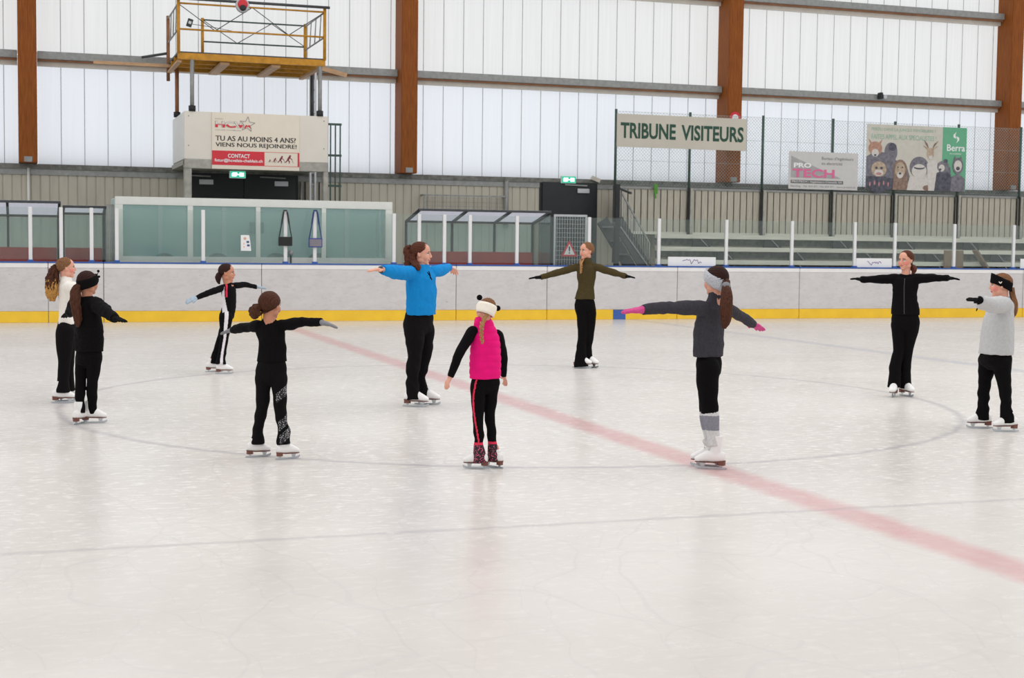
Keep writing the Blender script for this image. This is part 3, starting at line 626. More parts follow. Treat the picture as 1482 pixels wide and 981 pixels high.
# ------------------------------------------------------------------ scaffold platform
SF, SB = 31.6, 33.9
def sp(px, py, Y=SF): return PY(px, py, Y)
sc = empty('scaffold_platform', (4.75, SF, zp1), 'ochre scaffold platform with guard rails standing on the balcony', 'scaffold')
A = sp(257, 80); B = sp(471, 92); zd = (A.z+B.z)/2; X0, X1 = A.x, B.x
MB().bev(X0, X1, SF, SF + 0.06, zd - 0.07, zd + 0.07, 0.006).build('front_beam', M['yellow_steel'], sc)
for k, yy in enumerate((SF + 0.75, SF + 1.45, SB)):
    MB().bev(X0, X1, yy, yy + 0.06, zd - 0.07, zd + 0.06, 0.006).build('joist', M['yellow_steel'], sc)
MB().box(X0 + 0.01, X1 - 0.01, SF + 0.03, SB + 0.06, zd + 0.061, zd + 0.10).build('deck', M['dark_steel'], sc)
for k, (p_, q_) in enumerate((((322, 95), 0), ((395, 99), 0))):
    x = sp(*p_, SF + 0.5).x; MB().bev(x - 0.1, x + 0.1, SF + 0.1, SB - 0.1, zd - 0.13, zd - 0.075, 0.006).build('cross_plank', M['timber_pale'], sc)
for x in (X0 + 0.05, X1 - 0.1): MB().bev(x - 0.05, x + 0.05, SF + 0.1, SB + 0.1, zd - 0.12, zd - 0.072, 0.005).build('cross_plank', M['timber_pale'], sc)
zt = 6.70; zr = 6.64; zm = 6.10
def tb(name, p, q, r_, m): return MB().tube([p, q], r_, 8).build(name, m, sc)
xr2 = sp(470, 20).x
tb('corner_post', (X0 + 0.02, SF, zd + 0.06), (X0 + 0.02, SF, 6.78), 0.035, M['yellow_steel'])
tb('corner_post', (xr2, SF, zd + 0.06), (xr2, SF, zt + 0.02), 0.035, M['yellow_steel'])
tb('corner_post', (X0 + 0.02, SB, zd - 0.3), (X0 + 0.02, SB, zt), 0.04, M['rust_wood'])
tb('corner_post', (xr2, SB, zd), (xr2, SB, zt), 0.04, M['yellow_steel'])
xi = sp(293, 50, SB).x
tb('inner_post', (xi, SB, zd + 0.06), (xi, SB, zt), 0.035, M['yellow_steel'])
tb('top_tube', (X0 - 0.1, SF - 0.05, 6.735), (xr2 + 0.1, SF - 0.05, 6.735), 0.03, M['dark_steel'])
tb('front_rail', (X0, SF, zr), (xr2, SF, zr), 0.02, M['yellow_steel']); tb('front_rail', (X0, SF, zm), (xr2, SF, zm), 0.02, M['yellow_steel'])
tb('rear_rail', (xi, SB, 6.66), (xr2, SB, 6.66), 0.018, M['green_post']); tb('rear_rail', (xi, SB, 6.17), (xr2, SB, 6.17), 0.018, M['green_post'])
for x in (X0 + 0.02, xr2):
    tb('side_rail', (x, SF, 6.64), (x, SB, 6.64), 0.018, M['grey_steel']); tb('side_rail', (x, SF, 6.1), (x, SB, 6.1), 0.018, M['grey_steel'])
    for t_ in (0.25, 0.5, 0.75): tb('side_baluster', (x, SF + (SB-SF)*t_, 6.1), (x, SF + (SB-SF)*(t_ - .07), 6.64), 0.013, M['grey_steel'])
span = xr2 - xi
for Yq, za, zb, xs0, xs1, n_ in ((SF, zm, zr, X0, xr2, 4), (SB, 6.17, 6.66, xi, xr2, 3)):
    for k in range(n_):
        u0, u1 = xs0 + (xs1-xs0)*k/n_, xs0 + (xs1-xs0)*(k+1)/n_
        tb('brace', (u0, Yq, zb if k % 2 == 0 else za), (u1, Yq, za if k % 2 == 0 else zb), 0.009, M['dark_steel'])
for (px, Y, m) in ((278, SF + 0.03, 'grey_steel'), (463, SF + 0.03, 'grey_steel'), (252, SB - 0.55, 'rust_wood'), (446, SB - 0.55, 'dark_steel')):
    x = sp(px, 140, Y).x; x = (xl + .025 if px < 300 else xr_ - .025) if Y > 32 else x
    mb = MB().tube([(x, Y, zp1 + 0.002), (x, Y, zd - 0.07)], 0.045, 10); po = mb.build('support_pole', M[m], sc)
    MB().tube([(x, Y, zp1 + 0.002), (x, Y, zp1 + 0.12)], 0.075, 8).build('clamp', M['black_steel'], sc)
tb('brace_tube', (sp(205, 83, SB).x, SB, sp(205, 83, SB).z), (X0 + 0.02, SB, sp(243, 77, SB).z), 0.03, M['dark_steel'])
a = sp(135, 89, 33.75); c = sp(252, 85, 33.75)
o = MB().bev(a.x, c.x, 33.70, 33.76, a.z - 0.05, a.z + 0.02, 0.004).build('loose_plank', M['timber_pale']); tag(o, 'pale plank fixed along the wall beam left of the scaffold', 'plank')
a = sp(466, 99, 33.75); c = sp(502, 109, 34.13); a = sp(466, 99, 34.13)
o = MB().bar((a.x, 34.145, a.z), (c.x, 34.145, c.z), 0.06, 0.10).build('loose_plank', M['timber_pale']); tag(o, 'short pale plank sloping down right of the scaffold', 'plank')
# floodlight and speaker
p = sp(351, 8, SF - 0.16)
r = empty('beacon', (p.x, SF - 0.16, p.z - 0.15), 'red and black beacon in a grey guard on the scaffold top tube', 'beacon')
MB().sphere((p.x, SF - 0.145, p.z), (0.15, 0.06, 0.16), 0, 12).build('guard_ring', M['chrome'], r)
MB().sphere((p.x, SF - 0.19, p.z + 0.02), (0.11, 0.06, 0.11), 0, 12).build('red_lens', M['red'], r)
MB().sphere((p.x, SF - 0.22, p.z - 0.055), (0.075, 0.05, 0.07), 0, 12).build('black_lens', M['ink'], r)
p = sp(274.5, 33, SF + 0.2)
r = empty('wall_speaker', (p.x, SF + 0.2, p.z), 'small tilted black speaker inside the scaffold rails', 'speaker')
def rot(q, a=-.3): return (p.x + q[0]*math.cos(a) - q[1]*math.sin(a), p.z + q[0]*math.sin(a) + q[1]*math.cos(a))
MB().prism([rot(q) for q in ((-.055, -.08), (.055, -.08), (.055, .08), (-.055, .08))], SF + 0.15, SF + 0.25).build('case', M['ink'], r)
MB().prism([rot(q) for q in ((-.03, -.03), (.03, -.03), (.03, .03), (-.03, .03))], SF + 0.145, SF + 0.151).build('grille', M['chrome'], r)
MB().tube([(p.x + 0.03, SF + 0.22, p.z - 0.02), (p.x + 0.5, SF + 0.3, p.z - 0.05), (p.x + 1.1, SF + 0.1, zm)], 0.006, 6).build('cable', M['ink'], r)
# ------------------------------------------------------------------ visitors stand
TY = 33.4
fpx = [890, 997, 1102.5, 1203.5, 1293, 1385, 1475]
fx = [XZ(p, 270, TY)[0] for p in fpx]; fx.append(fx[-1] + 2.0); fx.append(fx[-1] + 2.0)
ZT, ZS = 4.98, 3.10
fen = empty('chain_link_fence', ((fx[0]+fx[-1])/2, TY, 0.05), 'chain link fence with green posts behind the visitors stand', 'fence')
for k, x in enumerate(fx):
    MB().tube([(x, TY, ZS - .05), (x, TY, ZT + 0.03)], 0.035, 8).build('post', M['green_post'], fen)
for k in range(len(fx)-1):
    wm = MB(); a, b = fx[k] + .03, fx[k+1] - .03; z0, z1 = ZS + 0.05, ZT - 0.02; d = 0.085; hgt = z1 - z0
    t = -hgt
    while t < (b - a):
        for s in (1, -1):
            # wire from (a+t, z0) rising at 45 degrees, clipped to the bay
            u0, u1 = max(0, t), min(b - a, t + hgt)
            if u1 - u0 > 0.02:
                p0, p1 = u0 - t, u1 - t
                za, zb = (z0 + p0, z0 + p1) if s > 0 else (z1 - p0, z1 - p1)
                wm.bar((a + u0, TY + 0.004*s, za), (a + u1, TY + 0.004*s, zb), 0.0042, 0.0042)
        t += d
    for z in (z0, (z0*2+z1)/3, (z0+2*z1)/3, z1): wm.bar((a, TY, z), (b, TY, z), 0.006)
    wm.build('wire_mesh', M['wire'], fen)
# slatted timber guard under the fence
SLY = TY + 0.06
for k in range(len(fx)-1):
    a, b = fx[k] + 0.025, fx[k+1] - 0.025
    lab = 'grey vertical slat guard behind the stand, %s bay from the left' % ORD[k]
    r = empty('slat_guard', ((a+b)/2, SLY, 1.8), lab, 'guard panel', 'slat guard bays behind the benches')
    s = MB(); n = 11; st = (b-a)/n
    for q in range(n): s.bev(a + st*q + 0.012, a + st*(q+1) - 0.016, SLY, SLY + 0.04, 1.98, ZS - 0.04, 0.004)
    s.build('slats', M['slat'], r)
    MB().bev(a, b, SLY - 0.03, SLY + 0.02, ZS - 0.045, ZS + 0.01, 0.004).build('top_rail', M['grey_steel'], r)
    MB().bev(a, b, SLY - 0.03, SLY - 0.002, 1.92, 1.99, 0.004).build('bottom_rail', M['bench'], r)
    MB().box(a, b, SLY + 0.08, SLY + 0.09, 1.9, ZS - 0.05).build('backing', M['dark_concrete'], r)
for k, x in enumerate(fx[1:-1]):
    r = empty('stand_post', (x, TY - 0.05, 0.05), 'galvanised stand post with a dark side, %s along the slat guard' % ORD[k], 'post', 'posts of the slat guard')
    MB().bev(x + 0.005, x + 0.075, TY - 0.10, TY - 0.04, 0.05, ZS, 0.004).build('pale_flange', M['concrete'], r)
    MB().bev(x - 0.035, x + 0.003, TY - 0.08, TY - 0.04, 0.05, ZS, 0.004).build('dark_web', M['black_steel'], r)
# stepped benches
rows = [(32.85, 1.93, 337, 341), (32.05, 1.62, 352, 357), (31.25, 1.31, 371, 378), (30.55, 1.0, 0, 0)]
xa, xb = fx[0] + 1.0, fx[-1]
for k, (Y, z, _, _) in enumerate(rows):
    x0 = xa - 0.35*k if k < 3 else xa
    r = empty('stand_bench', ((x0+xb)/2, Y, 0.05), ('topmost', 'second highest', 'third highest', 'lowest')[k] + ' long grey bench row of the visitors stand', 'bench', 'bench rows of the visitors stand')
    MB().bev(x0, xb, Y - 0.05, Y + 0.32, z - 0.105, z, 0.006).build('plank', M['bench'], r)
    MB().bev(x0, xb, Y + 0.33, Y + (0.40 if k == 0 else 0.75), z - 0.32, z - 0.27, 0.006).build('foot_board', M['slat'], r)
    MB().box(x0, xb, Y + 0.30, Y + 0.32, z - 0.27, z - 0.09).build('riser', M['dark_concrete'], r)
    x = fx[1] - 0.05
    q = 0
    while x < xb:
        xx = x + (0.0, .28, -.1, .15)[k]
        MB().bev(xx - 0.08, xx + 0.42 - 0.05*k, Y + 0.0, Y + 0.05, z - 0.31, z - 0.108, 0.004).build('bracket', M['black_steel'], r)
        MB().bar((xx + 0.12, Y - 0.01, z - 0.1), (xx + 0.33, Y - 0.01, z - 0.3), 0.05, 0.02).build('strut', M['grey_steel'], r)
        x += 2.0; q += 1
# stair with handrail at the left end of the stand
Ys = 32.2
a = PY(893, 318, Ys); c = PY(938, 385, Ys)
st = empty('stand_stair', (c.x, Ys, 0.05), 'dark steel stair with barred handrail at the left end of the stand', 'stair')
for yy in (Ys, Ys + 0.95): MB().bar((a.x, yy, a.z), (c.x + 0.5, yy, c.z - 0.9), 0.05, 0.30, up=(0, 0, 1)).build('stringer', M['dark_steel'], st)
for q in range(6):
    t = (q + .5)/6; x = a.x + (c.x + .5 - a.x)*t; z = a.z + (c.z - .9 - a.z)*t
    MB().bev(x - 0.12, x + 0.12, Ys + 0.03, Ys + 0.92, z - 0.02, z + 0.02, 0.004).build('tread', M['grey_steel'], st)
p0 = PY(900, 279, Ys - 0.04); p1 = PY(940, 352, Ys - 0.04)
MB().bar(p0, p1, 0.035, 0.035).build('handrail', M['grey_steel'], st)
q0 = PY(898, 328, Ys - 0.04); q1 = PY(940, 388, Ys - 0.04)
MB().bar(q0, q1, 0.03, 0.03).build('lower_rail', M['grey_steel'], st)
for q in range(13):
    t = q/12; x = p0.x + (p1.x-p0.x)*t; MB().tube([(x, Ys - 0.04, p0.z + (p1.z-p0.z)*t), (x, Ys - 0.04, q0.z + (q1.z-q0.z)*t)], 0.011 if q < 12 else 0.02, 6).build('baluster', M['grey_steel'], st)
MB().bev(a.x - 0.06, a.x + 0.06, Ys - 0.03, Ys + 0.05, 0.05, 3.1, 0.005).build('end_post', M['black_steel'], st)
# side guard left of the stair
r = empty('side_guard', (fx[0] + .1, 32.8, 1.6), 'dark steel edge rail at the left end of the slat guard', 'rail')
MB().bar((fx[0] - .04, 32.3, 2.9), (fx[0] - .04, TY - .05, ZS), 0.05).build('top_bar', M['dark_steel'], r)
MB().bev(fx[0] - .07, fx[0] - .01, TY - .1, TY - .04, 1.2, ZS + .02, 0.004).build('end_post', M['dark_steel'], r)
# banner TRIBUNE VISITEURS
Yn = TY - 0.05
a = PY(893, 163, Yn); c = PY(1079.5, 218, Yn)
x0, x1 = a.x, c.x; z1 = a.z - .02; z0 = PY(893, 212, Yn).z
r = empty('stand_banner', ((x0+x1)/2, Yn, z0), 'long cream banner with green lettering on the fence of the visitors stand', 'banner')
MB().bev(x0, x1, Yn - 0.008, Yn + 0.004, z0, z1, 0.003).build('cloth', mat('cream_banner_cloth', (204, 198, 184), 0.7, var=0.03, scale=2), r)
t = MB(); zz0, zz1 = z0 + (z1-z0)*.26, z0 + (z1-z0)*.74; text_mesh(t, 'TRIBUNE', x0 + (x1-x0)*.028, x0 + (x1-x0)*.447, zz0, zz1, Yn - .008, 0, 0.03); text_mesh(t, 'VISITEURS', x0 + (x1-x0)*.49, x0 + (x1-x0)*.978, zz0, zz1, Yn - .008, 0, 0.03)
t.build('lettering', M['green_ink'], r)
# PRO TECH banner
a = PY(1142, 218.5, Yn); c = PY(1240.5, 274, Yn); x0, x1 = a.x, c.x; z1, z0 = a.z, PY(1142, 273, Yn).z; w, h = x1-x0, z1-z0
r = empty('sponsor_banner', ((x0+x1)/2, Yn, z0), 'small pale grey banner with pink lettering hung on the stand fence', 'banner')
MB().bev(x0, x1, Yn - 0.008, Yn + 0.004, z0, z1, 0.003).build('cloth', M['banner_grey'], r)
MB().prism([(x0 + w*.03, z1 - h*.12), (x0 + w*.76, z1 - h*.70), (x0 + w*.03, z1 - h*.70)], Yn - 0.010, Yn - 0.008).build('grey_wedge', mat('wedge_grey', (172, 170, 170), 0.7), r)
t = MB()
text_mesh(t, 'PRO', x0 + w*.07, x0 + w*.32, z1 - h*.43, z1 - h*.30, Yn - .010, 1, 0.04)
text_mesh(t, 'TECH', x0 + w*.05, x0 + w*.66, z1 - h*.69, z1 - h*.46, Yn - .0105, 0, 0.03)
text_mesh(t, "Bureau d'ingénieurs", x0 + w*.47, x0 + w*.93, z1 - h*.23, z1 - h*.12, Yn - .008, 2, 0.0)
text_mesh(t, 'en electricité', x0 + w*.47, x0 + w*.77, z1 - h*.34, z1 - h*.26, Yn - .008, 2, 0.0)
t.box(x0 + w*.03, x0 + w*.79, Yn - .0095, Yn - .008, z1 - h*.85, z1 - h*.76, 2)
text_mesh(t, 'PROTECH - Ingénieurs Conseils SA', x0 + w*.05, x0 + w*.77, z1 - h*.84, z1 - h*.775, Yn - .0095, 1, 0.0)
text_mesh(t, 'Monthey - Tél. 024 471 - Fax 024 471 - www.protech.ch', x0 + w*.03, x0 + w*.97, z1 - h*.96, z1 - h*.90, Yn - .008, 2, 0.0)
t.build('lettering', [M['pink_ink'], M['white'], mat('mid_grey_ink', (112, 110, 110), 0.6)], r)
# billboard with animals (generic drawn animals)
a = PY(1255, 178, Yn); c = PY(1396.5, 274, Yn); x0, x1 = a.x, c.x; z1 = a.z - .02; z0 = PY(1255, 273.5, Yn).z; w, h = x1-x0, z1-z0
r = empty('animal_billboard', ((x0+x1)/2, Yn, z0), 'large banner with a row of animals and a green panel on the stand fence', 'banner')
MB().bev(x0, x1, Yn - 0.008, Yn + 0.004, z0, z1, 0.003).build('cloth', mat('sand_print', (206, 202, 190), 0.7, var=0.05), r)
MB().box(x0 + w*.755, x1, Yn - .0095, Yn - .008, z0, z1).build('green_panel', mat('leaf_green_print', (104, 176, 138), 0.7, var=0.04), r)
t = MB()
text_mesh(t, 'PERDU DANS LA JUNGLE IMMOBILIERE ?', x0 + w*.045, x0 + w*.68, z1 - h*.11, z1 - h*.05, Yn - .008, 0, 0.0)
text_mesh(t, 'FAITES APPEL AUX SPECIALISTES !', x0 + w*.045, x0 + w*.69, z1 - h*.225, z1 - h*.15, Yn - .008, 0, 0.004)
text_mesh(t, 'Berra', x0 + w*.80, x0 + w*.985, z1 - h*.37, z1 - h*.265, Yn - .0095, 1, 0.015)
text_mesh(t, 'immobilier', x0 + w*.83, x0 + w*.95, z1 - h*.42, z1 - h*.395, Yn - .0095, 1, 0.0)
for s in (1, -1):
    cx, cz = x0 + w*.893, z1 - h*.155
    t.prism([(cx + s*w*u, cz + s*h*v) for u, v in ((0, .02), (.028, .0), (.03, -.04), (.0, -.09), (.012, -.04), (.006, -.01))], Yn - .0115, Yn - .0095, 1)
t.build('lettering', [mat('pale_green_ink', (136, 182, 160), 0.6), M['white']], r)
AN = [mat('fox_orange', (182, 140, 122), 0.7, var=0.2, scale=16), mat('slate_print', (120, 118, 126), 0.7, var=0.3, scale=12), mat('tan_print', (184, 164, 142), 0.7, var=0.25, scale=16), mat('pale_print', (212, 207, 200), 0.7, var=0.08, scale=14), mat('dark_print', (84, 84, 96), 0.7, var=0.4, scale=11), mat('rose_print', (186, 132, 134), 0.7, var=0.15), mat('brown_print', (142, 118, 104), 0.7, var=0.3, scale=14)]
pr = MB()
LV = [0]
def el(u, v, a_, b_, m):
    LV[0] += 1; y = Yn - 0.0085 - 0.00035*LV[0]
    pr.prism([(x0 + w*(u + a_*math.cos(2*math.pi*q/20)), z1 - h*(v + b_*math.sin(2*math.pi*q/20))) for q in range(20)], y, Yn - .008, m)
def pg(pts, m):
    LV[0] += 1; pr.prism([(x0 + w*u, z1 - h*v) for u, v in pts], Yn - 0.0085 - 0.00035*LV[0], Yn - .008, m)
pg([(.0, 1), (.0, .50), (.10, .40), (.24, .46), (.33, .60), (.33, 1)], 1); pg([(.0, 1), (.0, .80), (.99, .80), (.99, 1)], 4); pg([(.20, .82), (.24, .60), (.40, .62), (.44, .82)], 1); pg([(.62, .85), (.64, .62), (.84, .62), (.86, .85)], 1); el(.24, .42, .065, .15, 1); el(.255, .34, .04, .06, 4)           # dark bodies, bird
pg([(.015, .22), (.05, .28), (.045, .36)], 0); pg([(.155, .22), (.12, .28), (.125, .36)], 0); el(.085, .37, .068, .105, 0); el(.085, .44, .035, .06, 3); el(.085, .475, .012, .018, 4)   # fox
el(.125, .69, .075, .12, 2); el(.10, .67, .014, .02, 4); el(.15, .67, .014, .02, 4); el(.125, .745, .045, .05, 3); el(.125, .76, .028, .022, 5); el(.125, .93, .10, .13, 4)   # spotted cat
for q in range(5): el(.04 + .045*q, .92 - .02*(q % 2), .008, .035, 5)
pg([(.265, 1), (.275, .72), (.40, .70), (.43, 1)], 6); el(.335, .68, .068, .15, 6); el(.335, .69, .05, .12, 2); el(.335, .77, .03, .05, 3); el(.335, .745, .014, .018, 4); el(.313, .65, .008, .012, 4); el(.358, .65, .008, .012, 4)  # maned cat
pg([(.405, 1), (.43, .80), (.53, .74), (.63, .82), (.655, 1)], 3); el(.525, .64, .095, .165, 1); el(.525, .70, .075, .11, 3); el(.525, .645, .055, .03, 4); el(.525, .632, .05, .018, 3); el(.47, .58, .008, .01, 4); el(.585, .58, .008, .01, 4); el(.61, .96, .045, .045, 6)   # smiling fish head
pg([(.62, 1), (.60, .58), (.68, .50), (.72, .62), (.74, 1)], 3); el(.635, .42, .035, .085, 2); el(.635, .48, .02, .03, 3); pg([(.61, .37), (.56, .30), (.61, .33)], 2); pg([(.66, .37), (.71, .30), (.66, .33)], 2); pg([(.615, .34), (.585, .28), (.57, .22), (.60, .27)], 6); pg([(.655, .34), (.685, .28), (.71, .22), (.67, .27)], 6)  # horned deer
pg([(.68, 1), (.70, .72), (.78, .66), (.84, .74), (.86, 1)], 4); el(.765, .62, .062, .09, 1); el(.75, .64, .03, .055, 3); el(.735, .665, .014, .018, 4); el(.79, .53, .02, .03, 4)   # badger-like
pg([(.845, 1), (.85, .78), (.92, .72), (.99, .80), (.99, 1)], 1); el(.915, .60, .055, .13, 1); el(.915, .60, .04, .09, 3); el(.915, .64, .02, .03, 4); pg([(.87, .50), (.885, .44), (.90, .50)], 1); pg([(.93, .50), (.945, .44), (.96, .50)], 1)
pr.build('animal_print', AN, r)
# white sign boards leaning behind the rink glass
Yw_ = YG - 0.028
scr = mat('violet_scribble', (132, 116, 160), 0.6)
for k, (p0_, p1_, yt, lab) in enumerate(((967, 1036, 371.5, 'white sign with a violet scrawl behind the girl in the grey headband'), (1239.5, 1291, 373.5, 'white sign with a violet scrawl left of the girl in the black zip jacket'), (1477, 1530, 374.5, 'white sign cut off by the right edge of the frame'))):
    a = PY(p0_, yt, Yw_); b = PY(p1_, yt, Yw_); r = empty('sign_board', ((a.x+b.x)/2, Yw_, ZB), lab, 'sign', 'white signs above the boards')
    z1 = a.z
    MB().bev(a.x, b.x, Yw_, Yw_ + 0.012, ZB + 0.003, z1, 0.003).build('board', M['white'], r)
    t = MB(); rr = random.Random(k + 5); xm = (a.x+b.x)/2; zc = (ZB+z1)/2; w = (b.x-a.x)*.2
    pts = [(xm - w + 2*w*q/13, zc + rr.uniform(-.055, .055)) for q in range(14)]
    for q in range(13): t.bar((pts[q][0], Yw_ - .002, pts[q][1]), (pts[q+1][0], Yw_ - .002, pts[q+1][1]), 0.014, 0.003, up=(0, 1, 0))
    t.build('scrawl', scr, r)
# small things
p = PY(1064, 166, YW - 0.47)
r = empty('round_sign', (p.x, YW - 0.47, p.z - .15), 'round red sign on the timber column just above the visitors stand banner', 'sign')
t = MB().prism([(p.x + .16*math.cos(2*math.pi*q/24), p.z - .08 + .16*math.sin(2*math.pi*q/24)) for q in range(24)], YW - .48, YW - .46); t.build('disc', M['red'], r)
MB().prism([(p.x + .09*math.cos(2*math.pi*q/24), p.z - .08 + .09*math.sin(2*math.pi*q/24)) for q in range(24)], YW - .483, YW - .48).build('centre', M['white'], r)
p = PY(949, 268, TY - .04); q_ = PY(949, 287, TY - .04)
g = MB(); gm = mat('bright_green_cloth', (84, 150, 52), 0.7, var=.2)
g.bev(p.x - .05, p.x + .05, TY - .06, TY - .03, p.z - .22, p.z + .03, .01); g.bar((p.x - .02, TY - .05, p.z - .2), (q_.x, TY - .05, q_.z), .035, .012, up=(0, 1, 0))
tag(g.build('green_ribbon', gm), 'bright green ribbon tied to the slat guard top rail', 'ribbon')
p = PY(1276, 139, YW - .2)
r = empty('floodlight', (p.x, YW - .2, p.z - .1), 'small floodlight clamped on the lower wall beam above the billboard', 'floodlight')
MB().bev(p.x - .09, p.x + .0, YW - .28, YW - .13, p.z - .08, p.z + .09, .01).build('clamp', M['black_steel'], r); MB().bev(p.x + .005, p.x + .11, YW - .3, YW - .14, p.z - .07, p.z + .03, .01).build('lamp_head', M['chrome'], r)
# exit lamp bracket right of the door sign
p = PY(862, 259, YW - .1); o = MB().bar((p.x - .12, YW - .12, p.z + .03), (p.x + .1, YW - .12, p.z - .05), .10, .10).build('emergency_lamp', M['beige']); tag(o, 'beige emergency lamp on the sill right of the exit sign', 'lamp')
# timber trestle under the benches at the right
bw = mat('brown_board', (134, 112, 90), .7, var=.15)
a = PY(1350, 362, 31.6); b = PY(1377, 380, 31.6)
o = MB().bev(a.x, b.x, 31.10, 31.14, .735, a.z, .006).build('wooden_board', bw); tag(o, 'upright brown board under the bench right of the girl in the black zip jacket', 'board')
a = PY(1393, 362, 31.6); b = PY(1416, 380, 31.6)
o = MB().bar((a.x, 31.08, a.z), (b.x + .12, 31.08, .84), .05, .20, up=(0, 1, 0)).build('wooden_plank', bw); tag(o, 'slanting brown plank under the benches near the right edge', 'plank')
# ------------------------------------------------------------------ people : builder
def catmull(P, n):
    P = np.asarray(P, float)
    if len(P) == 2:
        t = np.linspace(0, 1, n*1 + 1)[:, None]; return P[0]*(1-t) + P[1]*t
    Q = np.vstack([2*P[0]-P[1], P, 2*P[-1]-P[-2]]); out = []
    for i in range(1, len(Q)-2):
        for k in range(n):
            t = k/n; a, b, c, d = Q[i-1], Q[i], Q[i+1], Q[i+2]
            out.append(0.5*((2*b) + (c-a)*t + (2*a-5*b+4*c-d)*t*t + (3*b-a-3*c+d)*t**3))
    out.append(Q[-2]); return np.array(out)
def loft(mb, pts, axis=(1, 0, 0), n=16, res=5, m=0, sq=1.0, horiz=False):
    """pts: (x,y,z,ra,rb); ra along axis, rb along the third direction; closed ends"""
    R_ = catmull([[*p[:3], p[3], p[4] if len(p) > 4 else p[3]] for p in pts], res)
    R_[:, 3:] = np.maximum(R_[:, 3:], 0.003)
    vs = []; N = len(R_); ax = Vector(axis)
    for i in range(N):
        c = Vector(R_[i, :3]); d = Vector(R_[min(i+1, N-1), :3] - R_[max(i-1, 0), :3])
        d = d.normalized() if d.length > 1e-9 else Vector((0, 0, 1))
        if horiz: d = Vector((0, 0, 1 if R_[-1, 2] > R_[0, 2] else -1))
        a = ax - d*ax.dot(d)
        if a.length < 1e-3: a = d.orthogonal()
        a.normalize(); b = d.cross(a)
        for k in range(n):
            t = 2*math.pi*k/n; ct, st = math.cos(t), math.sin(t)
            if sq != 1.0: ct = math.copysign(abs(ct)**sq, ct); st = math.copysign(abs(st)**sq, st)
            vs.append(c + a*(ct*R_[i, 3]) + b*(st*R_[i, 4]))
    fs = [(i*n+k, i*n+(k+1) % n, (i+1)*n+(k+1) % n, (i+1)*n+k) for i in range(N-1) for k in range(n)]
    fs.append(tuple(reversed(range(n)))); fs.append(tuple((N-1)*n+k for k in range(n)))
    mb.add(vs, fs, m, True); return mb
def ball(mb, c, r, axes=None, n=9, m=0):
    r = r if isinstance(r, (tuple, list)) else (r, r, r)
    ax = axes or (Vector((1, 0, 0)), Vector((0, 1, 0)), Vector((0, 0, 1))); c = Vector(c); vs = []; fs = []
    for i in range(n+1):
        a = math.pi*i/n
        for k in range(2*n):
            t = math.pi*k/n
            vs.append(c + ax[0]*(r[0]*math.sin(a)*math.cos(t)) + ax[1]*(r[1]*math.sin(a)*math.sin(t)) + ax[2]*(r[2]*math.cos(a)))
    for i in range(n):
        for k in range(2*n): fs.append((i*2*n+k, (i+1)*2*n+k, (i+1)*2*n+(k+1) % (2*n), i*2*n+(k+1) % (2*n)))
    mb.add(vs, fs, m, True); return mb
def remesh(mb, vox, smooth=3):
    """weld overlapping closed pieces into one continuous skin"""
    me = bpy.data.meshes.new('work'); me.from_pydata(mb.v, [], mb.f); me.update()
    bm = bmesh.new(); bm.from_mesh(me); bmesh.ops.remove_doubles(bm, verts=bm.verts, dist=1e-6); bmesh.ops.recalc_face_normals(bm, faces=bm.faces); bm.to_mesh(me); bm.free()
    ob = bpy.data.objects.new('work', me); C.objects.link(ob)
    r = ob.modifiers.new('r', 'REMESH'); r.mode = 'VOXEL'; r.voxel_size = vox
    if smooth:
        s = ob.modifiers.new('s', 'SMOOTH'); s.iterations = smooth; s.factor = 0.5
    bpy.context.view_layer.update()
    out = bpy.data.meshes.new_from_object(ob.evaluated_get(bpy.context.evaluated_depsgraph_get()))
    bpy.data.objects.remove(ob); bpy.data.meshes.remove(me)
    return out
def verts_np(me):
    a = np.empty(len(me.vertices)*3); me.vertices.foreach_get('co', a); return a.reshape(-1, 3)
def normals_np(me):
    a = np.empty(len(me.vertices)*3); me.vertices.foreach_get('normal', a); return a.reshape(-1, 3)
def displace(me, fn):
    v = verts_np(me); n = normals_np(me); v = v + n*fn(v)[:, None]
    me.vertices.foreach_set('co', v.ravel()); me.update()
def folds(seed, amp, freq=38, n=7, zs=1.0):
    rg = np.random.RandomState(seed); D = rg.randn(n, 3); D[:, 2] *= zs; D /= np.linalg.norm(D, axis=1)[:, None]; F = freq*(0.5 + rg.rand(n)); ph = rg.rand(n)*6.28
    def fn(v):
        w = v + 0.03*np.sin(v[:, [1, 2, 0]]*23 + seed); s = 0
        for i in range(n): s = s + np.sin(w @ D[i]*F[i] + ph[i])
        return amp*s/math.sqrt(n)
    return fn
def finish(me, name, mats, parent=None, facemat=None):
    me.name = name
    me.materials.clear()
    for m_ in (mats if isinstance(mats, (list, tuple)) else [mats]): me.materials.append(m_)
    nf = len(me.polygons); me.polygons.foreach_set('use_smooth', [True]*nf)
    if facemat is not None:
        c = np.empty(nf*3); me.polygons.foreach_get('center', c); c = c.reshape(-1, 3)
        nn = np.empty(nf*3); me.polygons.foreach_get('normal', nn); nn = nn.reshape(-1, 3)
        me.polygons.foreach_set('material_index', np.asarray(facemat(c, nn), dtype=np.int32))
    else: me.polygons.foreach_set('material_index', [0]*nf)
    me.update(); o = bpy.data.objects.new(name, me); C.objects.link(o)
    if parent is not None: o.parent = parent
    return o
